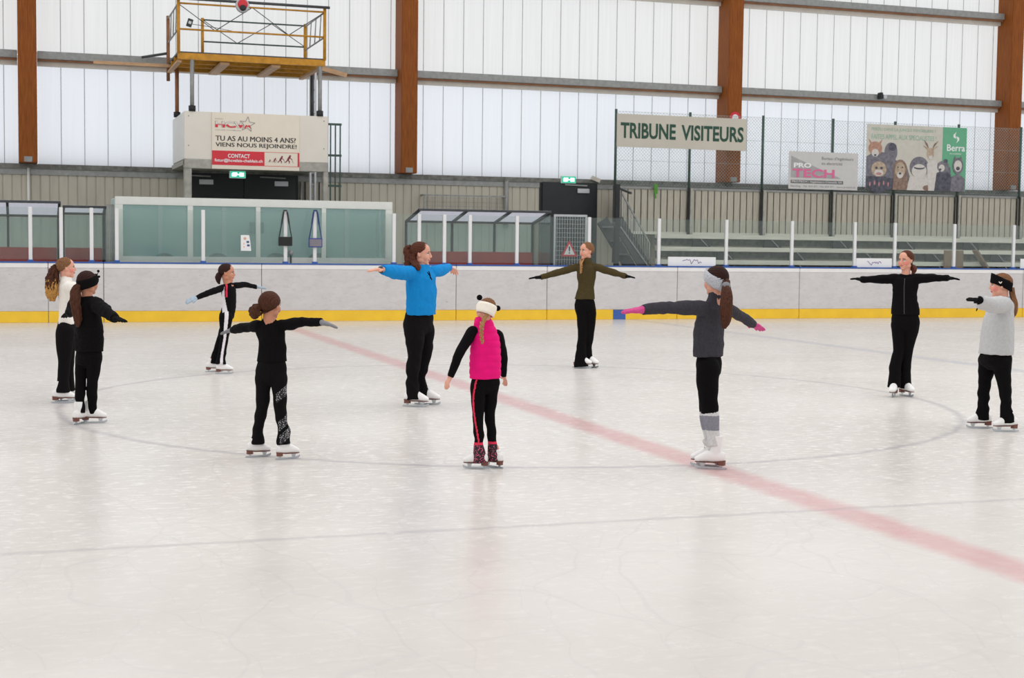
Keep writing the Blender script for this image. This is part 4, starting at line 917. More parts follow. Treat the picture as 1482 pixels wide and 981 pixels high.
def raw(mb, name, mats, parent, smooth=True):
    me = bpy.data.meshes.new(name); me.from_pydata(mb.v, [], mb.f)
    for m_ in (mats if isinstance(mats, (list, tuple)) else [mats]): me.materials.append(m_)
    me.polygons.foreach_set('material_index', mb.m); me.polygons.foreach_set('use_smooth', mb.sm); me.update()
    bm = bmesh.new(); bm.from_mesh(me); bmesh.ops.recalc_face_normals(bm, faces=bm.faces); bm.to_mesh(me); bm.free()
    o = bpy.data.objects.new(name, me); C.objects.link(o); o.parent = parent; return o
def fabric(name, rgb, var=0.12, scale=60, rough=0.95, bump=0.15): return mat(name, rgb, rough, var=var, scale=scale, bump=bump, spec=0.12)
def hairmat(name, rgb, var=0.45, stretch=(9, 9, 1)):
    return mat(name, rgb, 0.7, var=var, scale=18, stretch=stretch, bump=0.5, spec=0.15)
K = {}
K['skin'] = mat('fair_skin', (218, 160, 137), 0.55, var=0.06, scale=12, spec=0.3)
K['skin_tan'] = mat('tanned_skin', (198, 138, 110), 0.55, var=0.06, scale=12, spec=0.3)
K['lip'] = mat('lip', (196, 112, 106), 0.5, var=0.05)
K['blush'] = mat('blushed_skin', (220, 134, 118), 0.55, var=0.06, scale=12)
K['eye'] = mat('eye_white', (225, 220, 215), 0.3, var=0.02); K['iris'] = mat('dark_iris', (52, 38, 30), 0.3, var=0.1)
K['brow'] = mat('brown_brow', (84, 58, 44), 0.7, var=0.1)
K['black'] = fabric('black_knit', (15, 13, 15)); K['black2'] = fabric('black_leggings', (13, 11, 13)); K['black3'] = fabric('washed_black_fleece', (18, 16, 17))
K['blue'] = fabric('bright_blue_fleece', (24, 132, 200), var=0.06); K['olive'] = fabric('olive_fleece', (72, 62, 38)); K['char'] = fabric('charcoal_fleece', (62, 60, 66))
K['grey'] = fabric('light_grey_sweatshirt', (188, 188, 188), var=0.06); K['white'] = fabric('cream_white_fleece', (236, 230, 222), var=0.04); K['pink'] = mat('pink_quilted_nylon', (238, 18, 122), 0.75, var=0.06, scale=20, spec=0.15)
K['glove_grey'] = fabric('grey_knit_glove', (132, 132, 136)); K['glove_pink'] = fabric('pink_knit_glove', (206, 84, 140)); K['glove_blue'] = fabric('pale_blue_glove', (166, 182, 194)); K['glove_black'] = fabric('black_glove', (16, 15, 17))
K['boot'] = mat('white_skate_leather', (240, 238, 236), 0.4, var=0.03, scale=10); K['sole'] = mat('brown_skate_sole', (116, 70, 58), 0.5, var=0.12); K['blade'] = mat('polished_blade_steel', (190, 196, 200), 0.2, metal=0.8, var=0.05)
K['lace'] = mat('white_lace', (222, 220, 216), 0.7, var=0.05)
K['band_grey'] = mat('grey_melange_knit', (186, 188, 194), 0.9, var=0.2, scale=90, bump=0.2); K['band_white'] = fabric('cream_plush', (240, 232, 218), var=0.04)
K['brown'] = hairmat('brown_hair', (76, 45, 32)); K['dark'] = hairmat('dark_brown_hair', (50, 29, 24)); K['auburn'] = hairmat('auburn_hair', (84, 46, 32)); K['blond'] = hairmat('dark_blond_hair', (166, 122, 80)); K['light_brown'] = hairmat('light_brown_hair', (126, 88, 60)); K['tips'] = hairmat('golden_hair_ends', (186, 138, 76))
K['sock'] = mat('pale_ribbed_sock', (206, 206, 206), 0.9, var=0.1, scale=60, bump=0.2); K['sock_grey'] = fabric('grey_sock_patch', (136, 136, 146))
K['stripe'] = fabric('white_stripe', (228, 222, 226), var=0.04); K['red_pipe'] = fabric('coral_piping', (224, 56, 84), var=0.05)
def dotted(name, base, dot, scale):
    m = bpy.data.materials.new(name); m.use_nodes = True; nt = m.node_tree; b = nt.nodes['Principled BSDF']; b.inputs['Roughness'].default_value = 0.7
    tc = nt.nodes.new('ShaderNodeTexCoord'); vo = nt.nodes.new('ShaderNodeTexVoronoi'); vo.inputs['Scale'].default_value = scale; nt.links.new(tc.outputs['Object'], vo.inputs['Vector'])
    cr = nt.nodes.new('ShaderNodeValToRGB'); cr.color_ramp.interpolation = 'CONSTANT'; cr.color_ramp.elements[0].color = (*lin(dot), 1); cr.color_ramp.elements[1].position = 0.33; cr.color_ramp.elements[1].color = (*lin(base), 1)
    nt.links.new(vo.outputs['Distance'], cr.inputs['Fac']); nt.links.new(cr.outputs['Color'], b.inputs['Base Color']); return m
K['dots_pink'] = dotted('pink_dotted_cuff', (34, 20, 26), (226, 90, 130), 95); K['sparkle'] = dotted('rhinestone_fabric', (22, 20, 22), (190, 190, 196), 110)
HALF = math.pi/2
class Frame:
    """local metres around a figure: x right, y away from the viewer's side of the circle, z up"""
    def __init__(s, feet):
        g = [G(*f) for f in feet]; s.base = sum(g, Vector((0, 0, 0)))/len(g)
        d = Vector((s.base.x, s.base.y, 0)).normalized(); s.v = d; s.u = Vector((d.y, -d.x, 0))
        s.s = FPX/((s.base - CAM).dot(AF))
    def S(s, px, py, dv=0.0):
        d = ray(px, py); t = (dv + (s.base - CAM).dot(s.v))/d.dot(s.v); p = CAM + d*t - s.base
        return Vector((p.dot(s.u), p.dot(s.v), p.z))
    def ground(s, px, py):
        p = G(px, py) - s.base; return Vector((p.dot(s.u), p.dot(s.v), 0))
def hand(mb, W, d, thumb, L, k=1.0, fing=True, curl=0.15, spread=1.0, m=0):
    d = d.normalized(); a = (thumb - d*thumb.dot(d)); a = a.normalized() if a.length > 1e-3 else d.orthogonal(); n = a.cross(d)
    if n.z < 0 and abs(n.z) > 0.2: n = -n        # back of the hand up
    pl = 0.52*L; wd = 0.235*L*k; th = 0.105*L*k
    A = lambda x, y, z: W + d*(x*L) + a*(y*L) + n*(z*L)
    P_ = [(*A(-.10, 0, 0), .14*L*k, .11*L*k), (*A(.02, 0, 0), .155*L*k, .115*L*k), (*A(.2, .0, 0), wd, th*1.05), (*A(.42, -.005, 0), wd*1.04, th*.95), (*A(.53, -.01, -.01), wd*.9, th*.75)]
    loft(mb, P_, axis=a, n=14, res=4, m=m, sq=0.85)
    if not fing: return
    fr = 0.062*L*k
    for y, l, sp_ in ((.19, .40, .055), (.065, .46, .015), (-.06, .43, -.02), (-.18, .33, -.06)):
        p0 = A(.44, y*.95, 0); q = [p0]; ang = 0.02
        for seg, fl in ((.12, .3), (.44*l, 1), (.32*l, 1.2), (.24*l, 1.0)):
            ang += curl*fl; q.append(q[-1] + (d*math.cos(ang) - n*math.sin(ang))*(seg*L) + a*(sp_*seg*L*2.2*spread))
        loft(mb, [(*p, fr*s_) for p, s_ in zip(q, (1.0, 1.05, 1.0, .9, .68))], axis=a, n=8, res=3, m=m)
    q = [A(.10, .15, 0), A(.22, .29, -.03), A(.36, .37, -.06), A(.47, .40, -.08)]
    loft(mb, [(*p, fr*s_) for p, s_ in zip(q, (1.35, 1.25, 1.05, .75))], axis=n, n=8, res=3, m=m)
def head_axes(hf, roll=0.0):
    f = Vector(hf).normalized(); r = f.cross(Vector((0, 0, 1))).normalized(); u = r.cross(f)
    if roll: q = Matrix.Rotation(roll, 3, f); r, u = q @ r, q @ u
    return r, f, u
def head(mb, c, hh, ax):
    A = lambda x, y, z: c + ax[0]*(x*hh) + ax[1]*(y*hh) + ax[2]*(z*hh)
    def e(x, y, z, a, b, d, n=10): ball(mb, A(x, y, z), (a*hh, b*hh, d*hh), ax, n)
    e(0, -.05, .14, .335, .42, .36, 12)                       # cranium
    e(0, .06, -.08, .285, .30, .34, 12)                       # face
    e(0, .13, -.28, .20, .20, .17)                            # jaw
    e(0, .24, -.42, .095, .09, .075)                          # chin
    for s in (1, -1):
        e(s*.15, .22, -.14, .115, .12, .14)                   # cheek
        e(s*.13, .285, .075, .105, .065, .035)                # brow ridge
        e(s*.20, .0, -.26, .09, .16, .12)                     # jaw angle
        e(s*.33, -.03, -.04, .032, .062, .105, 8); e(s*.348, -.055, .0, .02, .048, .08, 8)   # ear
        e(s*.045, .395, -.135, .038, .04, .03, 6)             # nostril
    e(0, .25, .2, .22, .10, .16)                              # forehead
    loft(mb, [(*A(0, .345, .07), .035*hh), (*A(0, .385, -.03), .042*hh), (*A(0, .418, -.11), .045*hh), (*A(0, .40, -.15), .03*hh)], axis=ax[0], n=8, res=4)   # nose
    e(0, .345, -.235, .10, .05, .025, 8); e(0, .338, -.275, .085, .048, .026, 8)             # lips
    e(0, .30, -.20, .11, .07, .07, 8)
def face_parts(body, c, hh, ax, brow):
    A = lambda x, y, z: c + ax[0]*(x*hh) + ax[1]*(y*hh) + ax[2]*(z*hh)
    for s in (1, -1):
        b = MB(); ball(b, A(s*.135, .292, -.005), .052*hh, ax, 8); ball(b, A(s*.135, .322, -.006), (.026*hh, .024*hh, .026*hh), ax, 6, m=1)
        raw(b, 'eye', [K['eye'], K['iris']], body)
        b = MB(); loft(b, [(*A(s*.215, .30, .075), .008*hh, .01*hh), (*A(s*.14, .352, .098), .012*hh, .014*hh), (*A(s*.06, .355, .085), .012*hh, .016*hh)], axis=ax[1], n=6, res=4); raw(b, 'eyebrow', brow, body)
        b = MB(); loft(b, [(*A(s*.19, .315, .018), .006*hh), (*A(s*.135, .345, .037), .009*hh), (*A(s*.075, .335, .012), .006*hh)], axis=ax[1], n=6, res=4); raw(b, 'eyelash', brow, body)
def cap(c, hh, ax, front=.25, low=-.30, grow=1.0, tail=(0, -1, 0), pad=0.0, n=30):
    """combed hair close to the skull: grooves run towards the point where it is tied"""
    mb = MB(); A = lambda x, y, z: c + ax[0]*(x*hh) + ax[1]*(y*hh) + ax[2]*(z*hh)
    t = Vector(tail).normalized(); o = t.orthogonal().normalized(); p = t.cross(o)
    vs = []; fs = []; N = 4*n
    for i in range(n+1):
        a_ = math.pi*i/n
        for k in range(N):
            ph = 2*math.pi*k/N; d = t*math.cos(a_) + (o*math.cos(ph) + p*math.sin(ph))*math.sin(a_)
            g = 1 + 0.018*math.sin(ph*23 + 2*math.sin(3*a_))*math.sin(a_) + 0.012*math.sin(ph*51 + a_*3)*math.sin(a_)
            x, y, z = d.x*.365*g*grow, -.085 + d.y*.435*g*grow, .125 + d.z*.40*g*grow
            if z < -.02: x *= 1 - .35*min(1, (-.02 - z)/.25)
            # hairline: pull hair in front of the ears and over the face back inside the skull
            hl = front - max(0.0, .22 - z)*1.25
            if y > hl: y = hl - (y - hl)*.25
            if z < low: z = low
            vs.append(A(x, y, z))
    for i in range(n):
        for k in range(N): fs.append((i*N+k, (i+1)*N+k, (i+1)*N+(k+1) % N, i*N+(k+1) % N))
    mb.add(vs, fs, 0, True); return mb
def strand_tail(pts, nstr=15, seed=1, curl=0.0, n=40, m=0):
    """a tail of hair; the surface is grooved into locks"""
    P_ = catmull(np.array([[*p] for p in pts], float), 8); mb = MB(); rg = random.Random(seed); ph0 = [rg.uniform(0, 6.28) for _ in range(6)]
    N = len(P_); prev = None; vs = []
    for i in range(N):
        c = Vector(P_[i, :3]); d = Vector(P_[min(i+1, N-1), :3] - P_[max(i-1, 0), :3]).normalized()
        a = (Vector((1, 0, 0)) - d*d.x) if prev is None else (prev - d*prev.dot(d)); a.normalize(); prev = a; b = d.cross(a); t = i/(N-1)
        for k in range(n):
            th = 2*math.pi*k/n
            g = 1 + .10*math.sin(th*nstr/3 + ph0[0] + 1.6*t) + .06*math.sin(th*nstr*.62 + ph0[1] - 2.5*t)
            if curl: g += curl*math.sin(30*t + 3*th + ph0[2])*.6 + curl*.6*math.sin(52*t - 4*th + ph0[3])
            r = max(P_[i, 3], .002)*g; rb = max(P_[i, 4] if P_.shape[1] > 4 else P_[i, 3], .002)*g
            vs.append(c + a*(r*math.cos(th)) + b*(rb*math.sin(th)))
    fs = [(i*n+k, i*n+(k+1) % n, (i+1)*n+(k+1) % n, (i+1)*n+k) for i in range(N-1) for k in range(n)]
    fs.append(tuple(reversed(range(n)))); fs.append(tuple((N-1)*n+k for k in range(n))); mb.add(vs, fs, m, True); return mb
def braid(pts, r, nk=9):
    P_ = catmull(np.array(pts, float), 12); mb = MB(); N = len(P_)
    for q in range(nk):
        for s in (1, -1):
            i = int((q + (0.25 if s > 0 else .75))/nk*(N-1)); j = min(i + max(2, N//nk), N-1); c = Vector(P_[i]); e = Vector(P_[j]); rr = r*(1 - .35*q/nk)
            if (e - c).length < 1e-4: continue
            d = (e-c).normalized(); x = Vector((1, 0, 0)); x = (x - d*x.dot(d)).normalized()
            loft(mb, [(*(c + x*s*rr*.75), rr*.5), (*((c+e)/2 + x*s*rr*.35), rr*.72), (*(e - x*s*rr*.25), rr*.45)], axis=x, n=8, res=3)
    loft(mb, [(*P_[0], r*.6), (*P_[N//2], r*.55), (*P_[-1], r*.3)], n=8, res=6)
    return mb
def headband(c, hh, ax, z0, z1, tilt=0.0, grow=1.09, m=0, n=48):
    """a ring of knit round the head, lower at the nape by tilt"""
    mb = MB(); A = lambda x, y, z: c + ax[0]*(x*hh) + ax[1]*(y*hh) + ax[2]*(z*hh); vs = []; J = 7
    prof = [(z0, 1.0), (z0, grow*.985), ((z0*3+z1)/4, grow*1.02), ((z0+z1)/2, grow*1.03), ((z0+3*z1)/4, grow*1.02), (z1, grow*.985), (z1, 1.0)]
    for k in range(n):
        th = 2*math.pi*k/n; ct, st = math.cos(th), math.sin(th)
        for z, g in prof:
            zz = z + tilt*(st); zr = (zz - .12)/.40; w = math.sqrt(max(.25, 1 - zr*zr))
            w = max(w, .92)
            vs.append(A(.352*g*w*ct, -.055 + .425*g*w*st, zz))
    fs = []
    for k in range(n):
        for j in range(J): fs.append((k*J+j, ((k+1) % n)*J+j, ((k+1) % n)*J+(j+1) % J, k*J+(j+1) % J))
    mb.add(vs, fs, m, True); return mb
def skate(body, contact, toe, k, laces=True, shaft=0.25, hi_r=.048):
    t = Vector((toe[0], toe[1], 0)).normalized(); s = Vector((t.y, -t.x, 0)); z = Vector((0, 0, 1)); o = Vector(contact) - t*(.045*k)
    A = lambda x, y, h: o + t*(x*k) + s*(y*k) + z*(h*k)
    mb = MB()
    loft(mb, [(*A(-.006, 0, shaft), hi_r*k, hi_r*.9*k), (*A(-.006, 0, max(.18, shaft - .06)), .047*k, .042*k), (*A(-.006, 0, .15), .046*k, .038*k), (*A(-.004, 0, .10), .052*k, .036*k), (*A(0, 0, .075), .05*k, .033*k)], axis=t, n=16, res=4)
    loft(mb, [(*A(-.080, 0, .102), .018*k, .03*k), (*A(-.06, 0, .102), .034*k, .042*k), (*A(-.02, 0, .104), .037*k, .046*k), (*A(.04, 0, .106), .040*k, .050*k), (*A(.085, 0, .095), .042*k, .041*k), (*A(.125, 0, .083), .039*k, .030*k), (*A(.152, 0, .077), .029*k, .021*k), (*A(.164, 0, .074), .013*k, .012*k)], axis=s, n=16, res=4)
    ball(mb, A(.045, 0, .12), (.05*k, .03*k, .034*k), (t, s, z), 8)
    me = remesh(mb, .0055, 2); bo = finish(me, 'ice_skate', K['boot'], body)
    mb = MB()
    outl = [(-.085, .0), (-.075, .026), (-.04, .032), (.0, .027), (.04, .031), (.08, .039), (.12, .036), (.15, .022), (.163, .0)]
    top = [A(x, y, .058 + (.0 if x > 0.0 else .016*min(1, -x/.05))) for x, y in outl] + [A(x, -y, .058 + (.0 if x > 0 else .016*min(1, -x/.05))) for x, y in reversed(outl[1:-1])]
    low = [A(x, y*.97, .0535 + (.0 if x > 0.0 else .012*min(1, -x/.05))) for x, y in outl] + [A(x, -y*.97, .0535 + (.0 if x > 0 else .012*min(1, -x/.05))) for x, y in reversed(outl[1:-1])]
    n = len(top); mb.add(top + low, [tuple(range(n)), tuple(reversed(range(n, 2*n)))] + [(i, (i+1) % n, n+(i+1) % n, n+i) for i in range(n)])
    hp = [(-.083, .0), (-.07, .027), (-.03, .029), (-.012, .0)]; hp = hp + [(x, -y) for x, y in reversed(hp[1:-1])]
    t1 = [A(x, y, .064) for x, y in hp]; t2 = [A(x*.96 - .003, y*.9, .034) for x, y in hp]; n = len(hp)
    mb.add(t1 + t2, [tuple(range(n)), tuple(reversed(range(n, 2*n)))] + [(i, (i+1) % n, n+(i+1) % n, n+i) for i in range(n)])
    raw(mb, 'sole', K['sole'], bo, False)
    mb = MB()
    pr = [(-.098, .008), (-.09, .001), (.13, .0), (.158, .008), (.168, .02), (.165, .034), (.155, .03), (.14, .024), (.11, .019), (.0, .017), (-.09, .016)]
    for y0, y1 in ((-.0028, .0028),):
        a = [A(x, y0, h) for x, h in pr]; b = [A(x, y1, h) for x, h in pr]; n = len(pr); mb.add(a + b, [tuple(range(n)), tuple(reversed(range(n, 2*n)))] + [(i, (i+1) % n, n+(i+1) % n, n+i) for i in range(n)])
    for x0, x1, h in ((-.062, -.03, .036), (.075, .125, .054)):
        b = MB(); q = [A(x0, -.006, h), A(x1, -.006, h), A(x1, .006, h), A(x0, .006, h)]; w = (x1-x0)*.25; l = [A(x0 + w, -.003, .014), A(x1 - w, -.003, .014), A(x1 - w, .003, .014), A(x0 + w, .003, .014)]
        mb.add(q + l, [(0,1,2,3),(7,6,5,4),(0,4,5,1),(1,5,6,2),(2,6,7,3),(3,7,4,0)])
        q = [A(x0 - .012, -.02, h), A(x1 + .012, -.02, h), A(x1 + .012, .02, h), A(x0 - .012, .02, h)]; l = [v - z*.004*k for v in q]; mb.add(q + l, [(0,1,2,3),(7,6,5,4),(0,4,5,1),(1,5,6,2),(2,6,7,3),(3,7,4,0)])
    raw(mb, 'blade', K['blade'], bo, False)
    if laces:
        mb = MB()
        for q in range(6):
            u = q/5; c = A(.088 - .062*u, 0, .120 + .012*u + .085*u*u); w = .026 - .004*u
            loft(mb, [(*(c - s*w*k - z*.006*k), .0035*k), (*(c + t*.004*k + z*.004*k), .0035*k), (*(c + s*w*k - z*.006*k), .0035*k)], axis=t, n=6, res=3)
        raw(mb, 'laces', K['lace'], bo)
    return bo
def person(D):
    fr = Frame([l['foot'] for l in D['legs']]); S = fr.S; s = fr.s; Hp = D['H']; k = Hp/1.62
    f = Vector((*D['f'], 0)).normalized(); r = Vector((f.y, -f.x, 0)); RAT = D.get('ratio', .66)
    def half(p, ra=None):                                  # projected half width -> (half width, half depth)
        ra = ra or RAT; a = p/s/math.sqrt(r.x*r.x + (ra*f.x)**2); return a, a*ra
    seed = D['seed']
    # ---- joints
    neckp = S(*D['neck'])
    arms = []
    sh = D.get('sh', .105*Hp)
    for A_ in D['arms']:
        sd = 1 if A_['side'] == 'R' else -1
        dv0 = A_.get('dv', sd*sh*r.y); p0 = S(*A_['sh'], dv0)
        L = (A_.get('L1', .172*Hp), A_.get('L2', .150*Hp), .098*Hp); sg = A_['sgn'] if isinstance(A_['sgn'], tuple) else (A_['sgn'],)*3
        pts = [p0]; dv = dv0
        for (px, py), l, g_ in zip((A_['el'], A_['wr'], A_['tip']), L, sg):
            q = S(px, py, dv); d = math.hypot(q.x - pts[-1].x, q.z - pts[-1].z); dv = dv + g_*math.sqrt(max(0, l*l - d*d)); pts.append(S(px, py, dv))
        A_['pts'] = pts; A_['sd'] = sd
    legs = []
    for l in D['legs']:
        sd = 1 if l['side'] == 'R' else -1; g = fr.ground(*l['foot']); rg = l['rings']; y0, y1 = rg[0][1], rg[-1][1]; dv0 = sd*.055*Hp*r.y; P_ = []
        t = Vector((*l['toe'], 0)).normalized(); dvf = g.y - t.y*.045*k
        for (px, py, hw) in rg:
            w = (py-y0)/(y1-y0); p = S(px, py, dv0*(1-w) + dvf*w); P_.append((p.x, p.y, p.z, hw/s, hw/s*1.04))
        l['P'] = P_; l['g'] = g; legs.append(l)
    # ---- body : one continuous skin
    crown, chin = D['head'][1], D['head'][2]; hh = D.get('hh', (chin - crown)/s); hdv = D.get('hdv', 0.0)
    hc = S(D['head'][0], (crown+chin)/2, hdv); hax = head_axes(D['hf'], D.get('hroll', 0))
    mb = MB(); head(mb, hc, hh, hax)
    tors = []
    for q in D['torso']:
        p = S(q[0], q[1], q[3] if len(q) > 3 else 0); a, b = half(q[2]); tors.append((p.x, p.y, p.z, a, b))
    tz = tors
    loft(mb, [(x, y, z, a*.74, b*.74) for x, y, z, a, b in tz] + [(*neckp, .05*k, .05*k)], axis=r, n=16, res=3, horiz=True)
    nk = hc + hax[1]*(-.10*hh) + hax[2]*(-.12*hh); nb = neckp + Vector((0, 0, -.05*k))
    nr = D.get('nr', .235*hh)
    loft(mb, [(*nb, nr*1.25, nr*1.2), (*(nb*.55 + nk*.45), nr, nr), (*nk, nr, nr)], axis=r, n=14, res=4)
    for A_ in arms_of(D):
        p = A_['pts']; w = [x/s for x in A_['r']]
        loft(mb, [(*p[0], w[0]*.55), (*((p[0]+p[1])/2), w[0]*.6), (*p[1], w[1]*.66), (*((p[1]+p[2])/2), min(w[1]*.62, w[2]*.85)), (*(p[2] + (p[3]-p[2])*.05), min(w[2]*.85, .026*k))], n=12, res=3)
        th = Vector(A_['th']) if 'th' in A_ else (f if abs((p[3]-p[2]).normalized().dot(f)) < .85 else Vector((0, 0, 1)))
        hand(mb, p[2], p[3]-p[2], th, (p[3]-p[2]).length*1.02, .78 if A_.get('glove') else 1.0, fing=not A_.get('glove'), curl=A_.get('curl', .14))
    for l in legs:
        P_ = l['P']; g = l['g']; t = Vector((*l['toe'], 0)).normalized(); an = g - t*(.045*k) + Vector((0, 0, .11*k))
        loft(mb, [(x, y, z, a*.6, b*.6) for x, y, z, a, b in P_[:-1] if z > .2*k] + [(*(an + Vector((0, 0, .08*k))), .03*k), (*an, .028*k)], n=12, res=3)
        loft(mb, [(*(an - t*.04*k - Vector((0, 0, .02*k))), .024*k), (*(an + t*.05*k - Vector((0, 0, .025*k))), .024*k), (*(an + t*.12*k - Vector((0, 0, .035*k))), .016*k)], n=10, res=3)
    hp0 = Vector(legs[0]['P'][0][:3]); hp1 = Vector(legs[1]['P'][0][:3])
    ball(mb, (hp0+hp1)/2 + Vector((0, 0, .05*k)), ((hp0-hp1).length/2 + .015*k, .035*k, .05*k), (r, f, Vector((0, 0, 1))), 9)
    me = remesh(mb, D.get('vox', .0048), 2)
    Ai = Matrix((hax[0], hax[1], hax[2])); Am = np.array(Ai); hcn = np.array(hc)
    def fm(c, n):
        q = (c - hcn) @ Am.T/hh; out = np.zeros(len(c), int)
        lip = (np.abs(q[:, 0]) < .105) & (q[:, 1] > .31) & (np.abs(q[:, 2] + .255) < .047 - .25*np.abs(q[:, 0])); out[lip] = 1
        bl = ((np.abs(q[:, 0]) - .20)**2/.012 + (q[:, 2] + .13)**2/.010 < 1) & (q[:, 1] > .1); out[bl] = 2
        return out
    sk = K[D.get('skin', 'skin')]
    body = finish(me, 'person', [sk, K['lip'], K['blush'] if D.get('blush') else sk], None, fm)
    body.location = fr.base; body.rotation_euler = (0, 0, math.atan2(fr.u.y, fr.u.x)); ROOT[body] = fr.base
    tag(body, D['label'], 'person', 'skaters standing around the centre circle')
    if D.get('face', True): face_parts(body, hc, hh, hax, D.get('brow', K['brow']))
    # ---- trousers
    tm = MB()
    for l in legs:
        q0 = l['P'][0]; hx = sum(m_['P'][0][0] for m_ in legs)/2; hy = sum(m_['P'][0][1] for m_ in legs)/2
        loft(tm, [(q0[0]*.4 + hx*.6, q0[1]*.4 + hy*.6, q0[2] + .05*Hp, q0[3]*.45, q0[4]*.45)] + list(l['P']), axis=r, n=18, res=5, horiz=False)
    hips = []
    for q in D['hips']:
        p = S(q[0], q[1], q[3] if len(q) > 3 else 0); a, b = half(q[2]*(.9 if q is D['hips'][-1] else 1), min(.74, RAT)); hips.append((p.x, p.y, p.z, a, b))
    x0_, y0_, z0_, a0_, b0_ = hips[0]; hips = [(x0_, y0_, z0_ - .035*Hp, a0_*.35, b0_*.5), (x0_, y0_, z0_ - .014*Hp, a0_*.76, b0_*.82)] + hips[0:]
    loft(tm, hips, axis=r, n=20, res=5, horiz=True)
    me = remesh(tm, .006, 8)
    fo = folds(seed + 3, D.get('leg_fold', .0022), 45, zs=2.2)
    zc = min(p[2] for l in legs for p in l['P'][-1:]); zk = .28*Hp
    displace(me, lambda v: fo(v)*(1 + D.get('bunch', 1.2)*np.exp(-((v[:, 2] - .17*Hp)/.08)**2)))
    tr = finish(me, D.get('leg_name', 'trousers'), D['leg_mats'], body, D['leg_fm'](legs, Hp, f, r) if D.get('leg_fm') else None)
    # ---- top
    tp = MB(); loft(tp, tz + ([(*(neckp + Vector((0, 0, D.get('collar', .01)))), D.get('nw', .062)*k, D.get('nw', .062)*k*.95)]), axis=r, n=22, res=5, horiz=True)
    sl = MB() if D.get('vest') else tp
    for A_ in arms_of(D):
        p = A_['pts']; w = [x/s for x in A_['r']]; e = p[2] + (p[2]-p[1]).normalized()*A_.get('cuff', .014 if A_.get('glove') else -.005)
        inn = p[0] + (neckp - p[0])*.25 - Vector((0, 0, .03*k)); m1 = (p[0]*.5 + p[1]*.5); m2 = (p[1]*.5 + p[2]*.5)
        loft(sl, [(*inn, w[0]*.95), (*p[0], w[0]), (*m1, w[0]*.55 + w[1]*.45), (*p[1], w[1]), (*m2, w[1]*.55 + w[2]*.45), (*e, w[2])], axis=f, n=16, res=5)
    if D.get('collar', .01) > .03: loft(tp, [(*(neckp - Vector((0, 0, .02))), .066*k), (*(neckp*.5 + (neckp + Vector((0, 0, D['collar'])))*.5), .06*k), (*(neckp + Vector((0, 0, D['collar'])) + f*.008), .056*k)], axis=r, n=16, res=4)
    for c_, rr in D.get('extra_top', []):
        ball(tp, S(*c_), rr)
    fo2 = folds(seed, D.get('top_fold', .0032), 34, zs=.8); fo3 = folds(seed + 9, .0016, 80)
    if D.get('vest'):
        me = remesh(sl, .0055, 3); displace(me, fo3); finish(me, 'sleeves', D['sleeve_mat'], body)
    me = remesh(tp, .006, 3)
    if D.get('quilt'): displace(me, lambda v: .006*np.abs(np.sin(v[:, 2]*math.pi/.052 + .3*np.sin(v[:, 0]*9)))**.5 - .003 + fo3(v)*.8)
    else: displace(me, lambda v: fo2(v) + fo3(v))
    top = finish(me, D['top_name'], D['top_mats'], body, D['top_fm'](tz, Hp, f, r, neckp) if D.get('top_fm') else None)
    # ---- gloves
    for A_ in arms_of(D):
        if A_.get('glove'):
            p = A_['pts']; gm = MB(); th = Vector(A_['th']) if 'th' in A_ else (f if abs((p[3]-p[2]).normalized().dot(f)) < .85 else Vector((0, 0, 1)))
            hand(gm, p[2], p[3]-p[2], th, (p[3]-p[2]).length*1.03, 1.22, curl=A_.get('curl', .14), spread=1.3)
            gc = A_.get('gauntlet', .05); w = A_['r'][2]/s*.92
            loft(gm, [(*(p[2] - (p[2]-p[1]).normalized()*gc), w), (*p[2], w*.9), (*(p[2] + (p[3]-p[2])*.2), w*.85)], n=12, res=3)
            finish(remesh(gm, .0045, 1), 'glove', K[A_['glove']], body)
    # ---- skates
    for l in legs: skate(body, l['g'], l['toe'], k*D.get('foot', 1.0), shaft=l.get('shaft', D.get('shaft', .2)), hi_r=D.get('hi_r', .046))
    return dict(arms=D['arms'], body=body, fr=fr, S=S, s=s, hc=hc, hh=hh, hax=hax, neck=neckp, f=f, r=r, top=top, k=k, Hp=Hp, A=lambda x, y, z: hc + hax[0]*(x*hh) + hax[1]*(y*hh) + hax[2]*(z*hh))
def arms_of(D): return D['arms']
# ------------------------------------------------------------------ the ten skaters
Z3 = Vector((0, 0, 1))
def add_hair(p, o, mats, name='hair'): return raw(o, name, mats, p['body'])
# 1 woman in the blue hoodie
P = person(dict(seed=5, H=1.65, f=(.80, -.60), hf=(1, -.22, 0), head=(610, 350.5, 384.5), neck=(611.5, 387), skin='skin', shaft=.16,
    label='person in a bright blue hooded sweatshirt with both arms stretched out',
    torso=[(609, 455, 22), (610, 427, 22), (610, 404, 21.5), (610, 392, 16)], collar=.035, nw=.066,
    arms=[dict(side='R', sh=(594, 395), el=(572, 394), wr=(554, 390), tip=(532, 390.5), sgn=-1, r=(10, 9.5, 6.5), curl=.1),
          dict(side='L', sh=(628, 393), el=(640, 391), wr=(649.5, 387), tip=(660, 393), sgn=1, r=(9, 8.5, 6), curl=.25)],
    hips=[(605.5, 478, 20.5), (606, 464, 22), (607.5, 449, 20.5)], leg_fold=.0035,
    legs=[dict(side='R', foot=(603, 588.5), toe=(.96, -.2), rings=[(598.5, 468, 14), (600.5, 490, 13.5), (600, 513, 10.3), (597, 541, 9.4), (597, 562, 9), (598.5, 578, 10)]),
          dict(side='L', foot=(620, 585.5), toe=(.93, -.15), rings=[(615, 468, 12), (617, 490, 11), (616.5, 513, 8.3), (610.5, 541, 7), (611.5, 560, 7), (614, 573, 8)])],
    leg_mats=K['black3'], top_name='hoodie', top_mats=K['blue'], top_fold=.005))
S, A, b = P['S'], P['A'], P['body']
